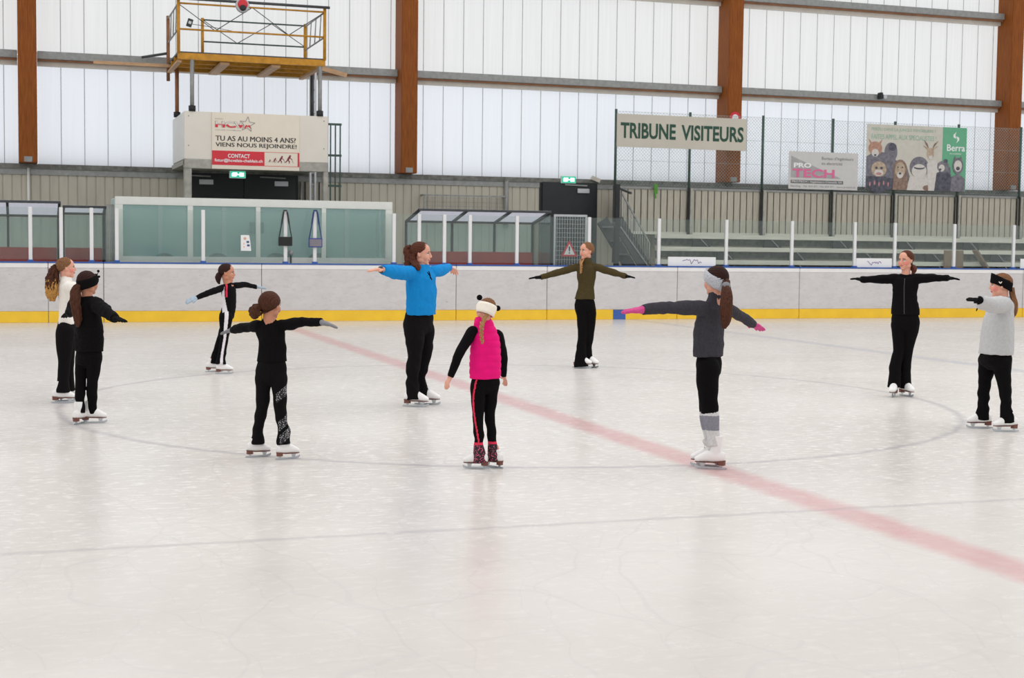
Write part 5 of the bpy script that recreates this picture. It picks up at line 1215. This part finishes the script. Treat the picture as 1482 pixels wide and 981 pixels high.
add_hair(P, cap(P['hc'], P['hh'], P['hax'], front=.24, low=-.16, tail=(0, -1, .25)), K['auburn'])
t0 = A(-.05, -.52, .20)
o = strand_tail([(*A(-.02, -.44, .22), .03), (*A(-.03, -.56, .16), .05), (*S(594, 375, .0), .055), (*S(593.5, 384, -.02), .05), (*S(596, 389, -.06), .025)], seed=2, curl=.10); add_hair(P, o, K['auburn'], 'ponytail')
o = strand_tail([(*A(.20, -.33, -.02), .035), (*A(.30, -.26, -.35), .038), (*S(604.5, 387, -.14), .03), (*S(606.5, 391.5, -.15), .01)], seed=3, curl=.10); add_hair(P, o, K['auburn'], 'hair_lock')
m = MB(); ball(m, A(-.01, -.455, .22), .24*P['hh']*.55, P['hax'], 8); raw(m, 'hair_tie', K['black'], b)
hm = MB(); nk = P['neck']; f_, r_ = P['f'], P['r']
loft(hm, [(*(nk + r_*.10 + f_*.035 - Z3*.02), .022), (*(nk + r_*.10 - f_*.05 - Z3*.005), .04), (*(nk - f_*.105 - Z3*.03), .052), (*(nk - r_*.10 - f_*.05 - Z3*.005), .04), (*(nk - r_*.10 + f_*.035 - Z3*.02), .022)], axis=Z3, n=12, res=5)
me = remesh(hm, .006, 3); finish(me, 'hood', K['blue'], b)
for q, (e0, e1) in enumerate((((618.5, 394), (625, 405)), ((620.5, 392.5), (623, 403)))):
    m = MB(); loft(m, [(*S(*e0, -.20 - .012*q), .005), (*S((e0[0]+e1[0])/2 + .6, (e0[1]+e1[1])/2, -.215), .005), (*S(*e1, -.19), .005)], n=6, res=4); raw(m, 'drawstring', K['black'], b)
for A_, cm, nm in ((P['arms'][0], M['ink'], 'watch'), (P['arms'][1], K['glove_pink'], 'wristband')):
    p = A_['pts']; d = (p[3]-p[2]).normalized(); m = MB(); c0 = p[2] + d*.022
    loft(m, [(*(c0 - d*.014), .031), (*c0, .034), (*(c0 + d*.014), .031)], n=16, res=3); raw(m, nm, cm, b)
# 2 girl in olive fleece
P = person(dict(seed=11, H=1.67, f=(-.12, -1), hf=(-.75, -.62, .02), head=(848.5, 350.8, 375.5), neck=(848.8, 378.5), skin='skin', shaft=.14, nr=.045, sh=.10*1.67,
    label='person in an olive green fleece with level arms near the far boards',
    torso=[(846.2, 433, 15), (848.4, 413, 11.8), (848.8, 398, 14), (849, 387, 14), (849, 382.5, 10.5)], collar=.05, nw=.05,
    arms=[dict(side='R', sh=(837.5, 386), el=(808, 394), wr=(784, 401), tip=(766, 402), sgn=-.4, r=(5.8, 5.0, 3.6), glove='glove_black', curl=.06),
          dict(side='L', sh=(860.5, 386), el=(887, 394), wr=(905, 399.5), tip=(919, 401.3), sgn=-.4, r=(5.8, 5.0, 3.6), glove='glove_black', curl=.06)],
    hips=[(847, 448, 14.2), (846.5, 440, 15.2), (846.5, 429, 13.5)],
    legs=[dict(side='R', foot=(843.5, 532.5), toe=(.93, -.3), rings=[(841, 443, 9.5), (843.3, 456, 9.2), (843.3, 482, 7.1), (841.3, 505, 7.2), (840.6, 518, 9), (841.5, 530.5, 11)]),
          dict(side='L', foot=(854.5, 532), toe=(.85, -.5), rings=[(852.5, 443, 8.8), (855, 456, 8), (852.6, 487, 6.6), (851, 505, 6), (851.5, 516, 6.3), (852, 523, 7.4)])],
    leg_mats=K['black2'], top_name='fleece', top_mats=K['olive'], top_fold=.002))
S, A = P['S'], P['A']
add_hair(P, cap(P['hc'], P['hh'], P['hax'], front=.245, low=-.22, tail=(0, -.8, -.6)), K['light_brown'])
add_hair(P, braid([A(.22, -.15, -.30), A(.33, .1, -.55), S(841.2, 382, -.16), S(841, 389, -.17), S(840.5, 395.5, -.17)], .02, 8), K['blond'], 'braid')
# 3 girl in black zip jacket
P = person(dict(seed=17, H=1.67, f=(-.10, -1), hf=(-.55, -.83, .0), head=(1310.5, 362.8, 391), neck=(1310.5, 398.5), skin='skin', blush=True, shaft=.14, nr=.047, sh=.105*1.67,
    label='person in a black zip jacket facing the camera with arms straight out',
    torso=[(1310, 455.5, 20.3), (1310, 446, 19.6), (1310, 431, 17.3), (1310.3, 414, 18), (1310.5, 404, 18), (1310.5, 400.5, 13)], collar=.012, nw=.064,
    arms=[dict(side='R', sh=(1295, 403.5), el=(1270, 404), wr=(1248, 404.3), tip=(1231, 402.5), sgn=-.3, r=(7.8, 5.9, 4.1), glove='glove_black', curl=.08),
          dict(side='L', sh=(1326, 403.5), el=(1350, 402.5), wr=(1371, 402.3), tip=(1389, 403.3), sgn=-.3, r=(7.8, 5.9, 4.1), glove='glove_black', curl=.08)],
    hips=[(1310.5, 474, 18.5), (1310.3, 463, 20.3), (1310.3, 449, 18.5)], ratio=.6,
    legs=[dict(side='R', foot=(1293, 574.2), toe=(-.15, -1), rings=[(1301, 466, 11), (1301, 483, 10), (1300.5, 506, 8), (1296, 529, 8.3), (1294.5, 546, 8.9), (1294, 560.5, 9.4)]),
          dict(side='L', foot=(1312.5, 573.3), toe=(.55, -.83), rings=[(1319.5, 466, 11), (1318, 483, 9.6), (1313.5, 508, 7.5), (1310.8, 533, 7.6), (1310.5, 548, 8), (1310.5, 560.5, 8.9)])],
    leg_mats=K['black2'], top_name='zip_jacket', top_mats=K['black'], top_fold=.0035))
S, A, b = P['S'], P['A'], P['body']
add_hair(P, cap(P['hc'], P['hh'], P['hax'], front=.225, low=-.15, tail=(0, -.9, -.4)), K['auburn'])
add_hair(P, strand_tail([(*A(.0, -.44, -.05), .03), (*A(.14, -.52, -.25), .035), (*S(1322.5, 389, .02), .032), (*S(1322, 394, .0), .02), (*S(1320, 397, -.02), .008)], seed=5, curl=.05), K['auburn'], 'ponytail')
m = MB(); pts = [(1309.5, 403, -.135), (1308.5, 416, -.15), (1308.5, 431, -.142), (1308.5, 444, -.148), (1308.7, 454.5, -.15)]
loft(m, [(*S(*q), .0045, .006) for q in pts], axis=(1, 0, 0), n=6, res=5); raw(m, 'zip', mat('dark_zip_metal', (52, 52, 54), .5, var=.2), b)
# 4 girl in pink vest
def _pink_legs(legs, c):
    out = np.zeros(len(c), int); zc = .185
    out[c[:, 2] < zc] = 1
    out[np.abs(c[:, 2] - zc) < .008] = 2
    # piping down the outside of the left leg
    L_ = legs[0]['P']; zz = np.array([p[2] for p in L_])[::-1]; xx = np.array([p[0] - .1*p[3] for p in L_])[::-1]; ww = np.array([p[3] for p in L_])[::-1]; yy = np.array([p[1] for p in L_])[::-1]
    xi = np.interp(c[:, 2], zz, xx); wi = np.interp(c[:, 2], zz, ww); yi = np.interp(c[:, 2], zz, yy)
    line = xi + wi*(.15 - .75*np.sin((c[:, 2] - .2)*6.2))
    sel = (np.abs(c[:, 0] - line) < .0062) & (c[:, 1] < yi + .01) & (c[:, 2] > zc) & (c[:, 2] < .70); out[sel] = 2
    return out
P = person(dict(seed=23, H=1.23, f=(-.45, .89), hf=(-.42, .78, -.32), hroll=.42, head=(702.5, 432, 466), neck=(698.5, 468), skin='skin', shaft=.13,
    label='small person in a pink quilted vest and cream pompom headband, seen from behind',
    torso=[(702.3, 547, 22.6), (702.3, 530, 22.8), (702.5, 510, 22), (702.5, 490, 20.5), (701.5, 479, 17.5)], collar=.045, nw=.072, vest=True, quilt=True, sleeve_mat=K['black'], ratio=.72, sh=.095*1.23,
    arms=[dict(side='L', sh=(683.5, 480), el=(665, 511), wr=(651.5, 546), tip=(643.5, 561.5), sgn=-.7, r=(8.3, 7.2, 4.8), curl=.3),
          dict(side='R', sh=(721, 485), el=(728.5, 516), wr=(729, 545.5), tip=(733.5, 556.5), sgn=.6, r=(7.6, 6.8, 4.8), curl=.3)],
    hips=[(702.3, 560, 19.5), (702.7, 552, 20.8), (702.5, 540, 19)],
    legs=[dict(side='L', foot=(687.5, 678), toe=(-.96, .22), rings=[(692, 555, 11), (691.6, 575, 10.2), (692, 602, 8.2), (692.6, 625, 7.1), (692.4, 643, 7.2), (694, 658, 9.2), (694.8, 669, 11)]),
          dict(side='R', foot=(712.5, 676), toe=(-.75, .66), rings=[(711.5, 555, 10.5), (710.3, 575, 9.6), (708.6, 602, 7.6), (711.6, 625, 6.9), (712.5, 641, 7.2), (714.3, 656, 8.8), (715.3, 667, 9.8)])],
    leg_mats=[K['black2'], K['dots_pink'], K['red_pipe']], leg_fm=lambda legs, Hp, f, r: (lambda c, n: _pink_legs(legs, c)), leg_name='leggings',
    top_name='quilted_vest', top_mats=K['pink']))
S, A, b = P['S'], P['A'], P['body']
add_hair(P, cap(P['hc'], P['hh'], P['hax'], front=.25, low=-.42, tail=(0, -.75, -.65)), K['light_brown'])
hb = headband(P['hc'], P['hh'], P['hax'], -.22, .25, tilt=.12, grow=1.2); raw(hb, 'headband', K['band_white'], b)
for q_ in ((694, 430.5), (720.3, 446)):
    m = MB(); ball(m, S(*q_, .02), .021, None, 8); raw(m, 'pompom', K['black'], b)
add_hair(P, braid([A(-.06, -.40, -.30), S(698.5, 466, -.12), S(697, 476, -.155), S(696.8, 486, -.165), S(698.5, 497, -.165)], .017, 7), K['blond'], 'braid')
# 5 girl in charcoal fleece
P = person(dict(seed=29, H=1.49, f=(-.80, .60), hf=(-.80, .60, 0), head=(1035, 385.5, 427), neck=(1034.5, 431), skin='skin', sh=.095*1.49, shaft=.23, hi_r=.055, foot=1.0,
    label='person in a charcoal fleece with a grey headband and pink gloves, back half turned',
    torso=[(1024.8, 516, 22.5), (1026, 484, 21.8), (1028.5, 462, 21.5), (1032, 447, 19), (1034, 440, 14)], collar=.045, nw=.052, ratio=.72,
    arms=[dict(side='L', sh=(1014, 446), el=(970, 445), wr=(933, 448), tip=(900, 450.5), sgn=-1, r=(11, 9.2, 7.3), glove='glove_pink', gauntlet=.02, curl=.05),
          dict(side='R', sh=(1055, 447), el=(1073, 458), wr=(1088.5, 469), tip=(1102.5, 476), sgn=1, r=(9, 8.2, 6.2), glove='glove_pink', gauntlet=.02, curl=.08)],
    hips=[(1026, 540, 17.5), (1026, 527, 19), (1025.5, 510, 18)],
    legs=[dict(side='L', foot=(1026.5, 678.5), toe=(-.97, .12), shaft=.27, rings=[(1025, 530, 16.5), (1024, 551, 15.8), (1025.3, 578, 13.2), (1026.5, 590, 13), (1027, 598, 12.3)]),
          dict(side='R', foot=(1020.5, 675), toe=(-.97, .12), shaft=.27, rings=[(1026, 530, 14), (1023.5, 551, 13.5), (1023, 578, 11.5), (1022.5, 590, 11), (1022.5, 597, 10.4)])],
    leg_mats=K['black2'], leg_name='leggings', top_name='fleece', top_mats=K['char'], top_fold=.004))
S, A, b = P['S'], P['A'], P['body']; s_ = P['s']
add_hair(P, cap(P['hc'], P['hh'], P['hax'], front=.22, low=-.25, tail=(0, -1, .0)), K['dark'])
hb = headband(P['hc'], P['hh'], P['hax'], -.18, .25, tilt=.20, grow=1.10); raw(hb, 'headband', K['band_grey'], b)
add_hair(P, strand_tail([(*A(.02, -.42, .0), .03), (*S(1050.5, 416, -.1), .032), (*S(1051.5, 428, -.15), .042), (*S(1051, 448, -.19), .045), (*S(1050.5, 464, -.18), .036), (*S(1048, 475, -.17), .014)], seed=8, curl=.03), K['brown'], 'ponytail')
m = MB(); ball(m, S(1050.5, 414.5, -.1), .035, None, 8); raw(m, 'hair_tie', K['glove_grey'], b)
for q, (dx, cx, cy, hw) in enumerate(((0, 1, 1, 1), (-6, .96, 1, .85))):
    g = P['fr'].ground(1026.5 if q == 0 else 1020.5, 678.5 if q == 0 else 675); dv = g.y - .005
    m = MB(); loft(m, [(*S(1027 + dx*.6, 592, dv), 12.4*hw/s_), (*S(1028.7 + dx, 603, dv), 12.3*hw/s_), (*S(1030 + dx, 616, dv), 11*hw/s_), (*S(1032 + dx, 628, dv), 9.4*hw/s_), (*S(1033.5 + dx*.8, 645, dv), 9*hw/s_)], n=18, res=6)
    me = remesh(m, .0055, 2); z1 = S(1030, 601, dv).z; z0 = S(1030, 622, dv).z
    finish(me, 'sock', [K['sock'], K['sock_grey']], b, lambda c, n, z0=z0, z1=z1: ((c[:, 2] < z1) & (c[:, 2] > z0 - .08*(c[:, 0] < np.mean(c[:, 0]) - 1)) ).astype(int))
m = MB()
for q in ((0, 0), (1.5, -1.5)): loft(m, [(*S(1020 + q[0], 634 + q[1], -.02), .004), (*S(1017.5 + q[0], 638, -.03), .006), (*S(1020.5 + q[0], 645, -.02), .004)], n=6, res=4)
raw(m, 'lace_bow', K['lace'], b)
# 6 girl in light grey sweatshirt at the right edge
P = person(dict(seed=31, H=1.49, f=(-.93, -.37), hf=(-1, -.12, -.02), head=(1447.5, 396, 430), neck=(1450.5, 432), skin='skin', blush=True, shaft=.2, sh=.095*1.49,
    label='person in a light grey sweatshirt and black headband at the right edge, arms reaching left',
    torso=[(1441.5, 512, 24.2), (1442.5, 500, 24), (1444, 476, 22.5), (1447, 455, 20.5), (1449.5, 441, 17), (1450, 435, 12)], collar=.015, nw=.062, ratio=.70,
    arms=[dict(side='L', sh=(1453, 441), el=(1434, 441), wr=(1419, 435), tip=(1399, 432), sgn=(-1, -.8, -.1), r=(12, 11, 7.8), glove='glove_black', gauntlet=.02, curl=.05, th=(0, -1, -.35)),
          dict(side='R', sh=(1443, 441), el=(1430, 440), wr=(1418.5, 440.5), tip=(1412, 449), sgn=(1, .8, .2), th=(0, -1, 0), r=(10, 9, 7), glove='glove_black', gauntlet=.02, curl=.15)],
    hips=[(1440, 527, 21), (1440.5, 517, 22.6), (1441, 506, 21)],
    legs=[dict(side='R', foot=(1416, 619.5), toe=(-.95, -.25), rings=[(1430, 517, 12.5), (1427.4, 537, 10.8), (1424.5, 559, 8.5), (1423.7, 577, 7.8), (1423, 588, 8), (1422, 597, 8.8), (1421.5, 607, 10)]),
          dict(side='L', foot=(1454, 624.5), toe=(-.92, -.35), rings=[(1450, 517, 13), (1451, 537, 11.8), (1454, 559, 9.2), (1455.7, 578, 7.6), (1456, 590, 7.8), (1457.3, 600, 9), (1458.5, 611.5, 10)])],
    leg_mats=K['black2'], leg_name='leggings', top_name='sweatshirt', top_mats=K['grey'], top_fold=.0045, bunch=2.0))
S, A, b = P['S'], P['A'], P['body']
add_hair(P, cap(P['hc'], P['hh'], P['hax'], front=.22, low=-.22, tail=(0, -1, -.2)), K['light_brown'])
raw(headband(P['hc'], P['hh'], P['hax'], -.07, .33, tilt=.20, grow=1.10), 'headband', K['black'], b)
m = MB()
for s2 in (1, -1): loft(m, [(*A(-.405, .04, .09), .002), (*A(-.405, .04 + s2*.03, .13), .0045), (*A(-.398, .04 + s2*.06, .17), .002)], n=6, res=3)
raw(m, 'emblem', K['band_white'], b)
add_hair(P, strand_tail([(*A(.0, -.46, -.10), .022), (*S(1465.5, 428, .02), .024), (*S(1468.5, 440, .0), .027), (*S(1468.5, 452, -.02), .022), (*S(1466.5, 459, -.03), .009)], seed=9, curl=.03), K['light_brown'], 'ponytail')
# 7 small girl in black seen from behind
def _sparkle(legs, c, r):
    out = np.zeros(len(c), int); P_ = np.array([p[:3] for p in legs[1]['P']]); d = (c[:, 2] - .60) - .75*(c[:, 0] - P_[2, 0])
    near = c[:, 0] > (np.interp(c[:, 2], P_[::-1, 2], P_[::-1, 0]) - .03)
    for z0 in (.48, .27, .17):
        out[near & (np.abs(c[:, 2] - z0 - .8*(c[:, 0] - np.interp(c[:, 2], P_[::-1, 2], P_[::-1, 0]))) < .035)] = 1
    return out
P = person(dict(seed=37, H=1.25, f=(.22, .97), hf=(.62, .78, .0), head=(392, 423, 461.5), neck=(390, 463), skin='skin_tan', shaft=.19, sh=.10*1.25,
    label='small person in plain black with grey gloves and a low brown bun, seen from behind',
    torso=[(394.2, 523, 21.8), (394.6, 506, 19.6), (393, 490, 20), (391.3, 478, 20.3), (390.5, 469.5, 15)], collar=.02, nw=.055, ratio=.68,
    arms=[dict(side='L', sh=(373.5, 472), el=(352, 474), wr=(337.5, 477.5), tip=(321.5, 481), sgn=1, r=(8, 7.2, 5.6), glove='glove_grey', gauntlet=.012, curl=.1),
          dict(side='R', sh=(409, 470.5), el=(437, 466.5), wr=(463, 466), tip=(488.5, 472.5), sgn=-.8, r=(9.2, 7.2, 5.8), glove='glove_grey', gauntlet=.012, curl=.08)],
    hips=[(392.5, 548, 21), (392.3, 535, 22.5), (393.5, 516, 20)],
    legs=[dict(side='L', foot=(375, 661), toe=(.86, .3), rings=[(382, 543, 12.5), (381, 560, 11.2), (379.6, 588, 9.3), (375, 612, 8), (373.3, 626, 8.8), (373, 642, 10.2)]),
          dict(side='R', foot=(417.5, 664), toe=(.9, .42), rings=[(403.5, 543, 12), (404.4, 560, 11.2), (405.8, 588, 9.4), (408.5, 612, 8.2), (410, 627, 8.8), (411, 643, 10)])],
    leg_mats=[K['black3'], K['sparkle']], leg_fm=lambda legs, Hp, f, r: (lambda c, n: _sparkle(legs, c, r)), top_name='turtleneck', top_mats=K['black'], top_fold=.004, bunch=2.2))
S, A, b = P['S'], P['A'], P['body']
add_hair(P, cap(P['hc'], P['hh'], P['hax'], front=.25, low=-.28, tail=(-.3, -.75, -.5), grow=1.06), K['brown'])
m = strand_tail([(*S(378, 449, -.02), .012), (*S(374, 447, -.03), .04), (*S(370.5, 451, -.03), .05), (*S(370, 457, -.02), .035), (*S(372, 461, -.02), .012)], seed=4, curl=.08); add_hair(P, m, K['brown'], 'bun')
# 8 far small girl with white side stripe
def _far_top(c, nk, f, r):
    out = np.zeros(len(c), int); d = c[:, :2] - np.array([nk.x, nk.y]); rr = d @ np.array([r.x, r.y]); ff = d @ np.array([f.x, f.y])
    arm = np.abs(rr) > .17
    w = .012 + .03*np.clip((nk.z - .05 - c[:, 2])/.3, 0, 1)
    out[(np.abs(c[:, 0] - nk.x + .055 + .015*np.sin((c[:, 2]-.8)*9)) < w*.8) & (c[:, 1] < .05) & ~arm & (c[:, 2] < nk.z - .03)] = 1
    out[(np.abs(c[:, 0] - nk.x + .03) < .011) & (c[:, 1] < .05) & ~arm & (c[:, 2] > nk.z - .16) & (c[:, 2] < nk.z + .0)] = 2
    return out
def _far_legs(legs, c):
    P_ = np.array([p[:4] for p in legs[0]['P']])[::-1]; x = np.interp(c[:, 2], P_[:, 2], P_[:, 0]); w = np.interp(c[:, 2], P_[:, 2], P_[:, 3]); y = np.interp(c[:, 2], P_[:, 2], P_[:, 1])
    return ((np.abs(c[:, 0] - x - .1*w) < .3*w) & (c[:, 1] < y) & (c[:, 2] < .86)).astype(int)
P = person(dict(seed=41, H=1.37, f=(.86, -.5), hf=(1, -.25, -.02), head=(329, 382, 408), neck=(331.5, 411), skin='skin_tan', shaft=.2, sh=.095*1.37,
    label='small person in a black tracksuit with white side stripes and pale blue gloves',
    torso=[(329.5, 453, 11), (332, 440, 9.6), (331.5, 427, 10.6), (331, 418, 10.2), (331, 414, 7.5)], collar=.02, nw=.05, ratio=.72,
    arms=[dict(side='R', sh=(324, 416), el=(304, 423), wr=(285, 430.5), tip=(268.5, 437), sgn=-1, r=(5, 4.3, 3.3), glove='glove_blue', gauntlet=.02, curl=.06),
          dict(side='L', sh=(339, 413.5), el=(355, 412), wr=(370, 415), tip=(384, 417), sgn=1, r=(4.6, 4.2, 3.2), glove='glove_blue', gauntlet=.02, curl=.06)],
    hips=[(328, 460, 10.6), (328.8, 454, 11), (330.5, 446, 9.7)],
    legs=[dict(side='R', foot=(325.5, 541), toe=(1, .05), rings=[(327, 458, 9.2), (326, 470, 8.3), (324.5, 490, 6.2), (321.5, 508, 5.6), (320, 519, 6.3), (319.5, 527, 7.3)]),
          dict(side='L', foot=(311, 538), toe=(1, .05), rings=[(328, 458, 8.6), (326, 472, 7.5), (319, 493, 5.8), (313, 510, 5.2), (310.5, 519, 5.5), (309.5, 525.5, 6)])],
    leg_mats=[K['black2'], K['stripe']], leg_fm=lambda legs, Hp, f, r: (lambda c, n: _far_legs(legs, c)),
    top_name='track_jacket', top_mats=[K['black'], K['stripe'], K['red_pipe']], top_fm=lambda tz, Hp, f, r, nk: (lambda c, n: _far_top(c, nk, f, r)), top_fold=.002))
S, A, b = P['S'], P['A'], P['body']
add_hair(P, cap(P['hc'], P['hh'], P['hax'], front=.235, low=-.16, tail=(0, -1, -.1)), K['dark'])
add_hair(P, strand_tail([(*A(.0, -.42, .0), .022), (*S(317.5, 397, 0), .032), (*S(316, 402, -.01), .036), (*S(316.5, 408, -.01), .022), (*S(318, 411, -.01), .008)], seed=6, curl=.05), K['dark'], 'ponytail')
# 9 white fleece girl at the left
P = person(dict(seed=43, H=1.49, f=(1, .12), hf=(1, .06, .06), head=(96.3, 373, 402.5), neck=(95.5, 406), skin='skin', blush=True, shaft=.24, sh=.09*1.49,
    label='person in a cream white fleece with a long curly ponytail at the left edge',
    torso=[(96.2, 469, 12.6), (96.3, 457, 11.2), (96.3, 444, 10.6), (96.5, 428, 12), (96.5, 416, 12), (96, 410, 9.5)], collar=.035, nw=.06, ratio=.70,
    arms=[dict(side='R', sh=(98, 415), el=(109, 417), wr=(122, 419), tip=(132, 421), sgn=-.75, r=(8, 7, 5.2), curl=.1),
          dict(side='L', sh=(99, 414), el=(104, 413), wr=(110, 414), tip=(116, 416), sgn=1, r=(7, 6, 5), curl=.1)],
    hips=[(95.5, 486, 13), (95.7, 475, 13.2), (96, 464, 12)],
    legs=[dict(side='R', foot=(93.5, 583), toe=(.99, -.05), rings=[(94, 478, 12.5), (93.5, 498, 11.5), (92.8, 524, 8.8), (91.5, 545, 8.3), (91.3, 556, 8.8), (91.5, 567.5, 10)]),
          dict(side='L', foot=(101, 580.5), toe=(.99, .1), rings=[(97.5, 478, 12), (98.5, 498, 10.5), (98.8, 524, 8.3), (99, 545, 7.6), (99, 556, 8), (99.5, 566, 9)])],
    leg_mats=K['black3'], top_name='fleece', top_mats=K['white'], top_fold=.0035))
S, A, b = P['S'], P['A'], P['body']
add_hair(P, cap(P['hc'], P['hh'], P['hax'], front=.215, low=-.14, tail=(0, -1, .05)), K['light_brown'])
tl = strand_tail([(*A(.0, -.43, .08), .03), (*S(79.5, 390, 0), .045), (*S(77, 401, 0), .058), (*S(75.5, 415, -.01), .064), (*S(75, 427, -.01), .052), (*S(76, 436, -.01), .018)], seed=12, curl=.05, nstr=27, n=64)
rg_ = random.Random(2); tl.v = [tuple(Vector(q) + noise.noise_vector(Vector(q)*42)*.013) for q in tl.v]
zt0 = S(75, 412, 0).z
for i, fc in enumerate(tl.f): tl.m[i] = 1 if sum(tl.v[q][2] for q in fc)/len(fc) + .09*noise.noise(Vector((tl.v[fc[0]][0]*75, tl.v[fc[0]][1]*75, tl.v[fc[0]][2]*9))) + rg_.uniform(-.035, .035) < zt0 else 0
add_hair(P, tl, [K['brown'], K['tips']], 'ponytail')
m = MB(); ball(m, A(0, -.45, .09), .03, None, 8); raw(m, 'hair_tie', K['black'], b)
# 10 black pullover girl at the left
P = person(dict(seed=47, H=1.41, f=(.72, .69), hf=(.82, .50, .0), head=(128, 392.5, 426), neck=(126.5, 430), skin='skin_tan', shaft=.23, sh=.10*1.41,
    label='person in a loose black pullover and black antenna headband, back half turned at the left',
    torso=[(130, 508, 20), (129.5, 495, 20.3), (128.5, 475, 20), (126, 455, 19.5), (123.5, 442, 18.5), (124.5, 435.5, 14)], collar=.012, nw=.06, ratio=.78,
    arms=[dict(side='L', sh=(108.5, 440), el=(102, 450), wr=(101, 453), tip=(93.5, 457), sgn=1, r=(9, 8, 6.5), glove='glove_black', curl=.12),
          dict(side='R', sh=(138.5, 441), el=(153, 451), wr=(165.5, 460), tip=(179.5, 464), sgn=-1, r=(11, 9.5, 6.8), glove='glove_black', curl=.08)],
    hips=[(128, 524, 18), (129, 514, 18.6), (129.5, 500, 18)],
    legs=[dict(side='L', foot=(118, 613), toe=(.55, .83), rings=[(121, 515, 11), (119, 532, 9.8), (116.6, 551, 7.6), (115.9, 574, 7), (117, 588, 6.2), (117.6, 598, 6)]),
          dict(side='R', foot=(137.5, 612), toe=(.97, -.1), rings=[(136, 515, 11), (135.7, 531, 10), (134, 551, 8), (133, 574, 7), (133.4, 588, 6.6), (134.5, 598, 6.6)])],
    leg_mats=K['black2'], leg_name='leggings', top_name='pullover', top_mats=K['black'], top_fold=.0045))
S, A, b = P['S'], P['A'], P['body']
add_hair(P, cap(P['hc'], P['hh'], P['hax'], front=.24, low=-.24, tail=(0, -.95, -.3)), K['dark'])
raw(headband(P['hc'], P['hh'], P['hax'], -.17, .24, tilt=.15, grow=1.16), 'headband', K['black'], b)
for q, (px, py, bx, by) in enumerate(((142.3, 392.3, 140, 398), (143.3, 400.3, 140.5, 402))):
    m = MB(); loft(m, [(*S(bx, by, .0), .003), (*S((px+bx)/2 + .6, (py+by)/2, .0), .003), (*S(px, py, .0), .003)], n=6, res=4); ball(m, S(px, py, 0), .012 if q == 0 else .011, None, 6); raw(m, 'antenna', K['black'], b)
add_hair(P, strand_tail([(*A(.0, -.42, -.10), .028), (*S(110, 421, -.06), .045), (*S(108.5, 436, -.10), .045), (*S(111, 452, -.11), .04), (*S(112.5, 464, -.11), .032), (*S(112.5, 473, -.10), .012)], seed=14, curl=.08), K['brown'], 'ponytail')
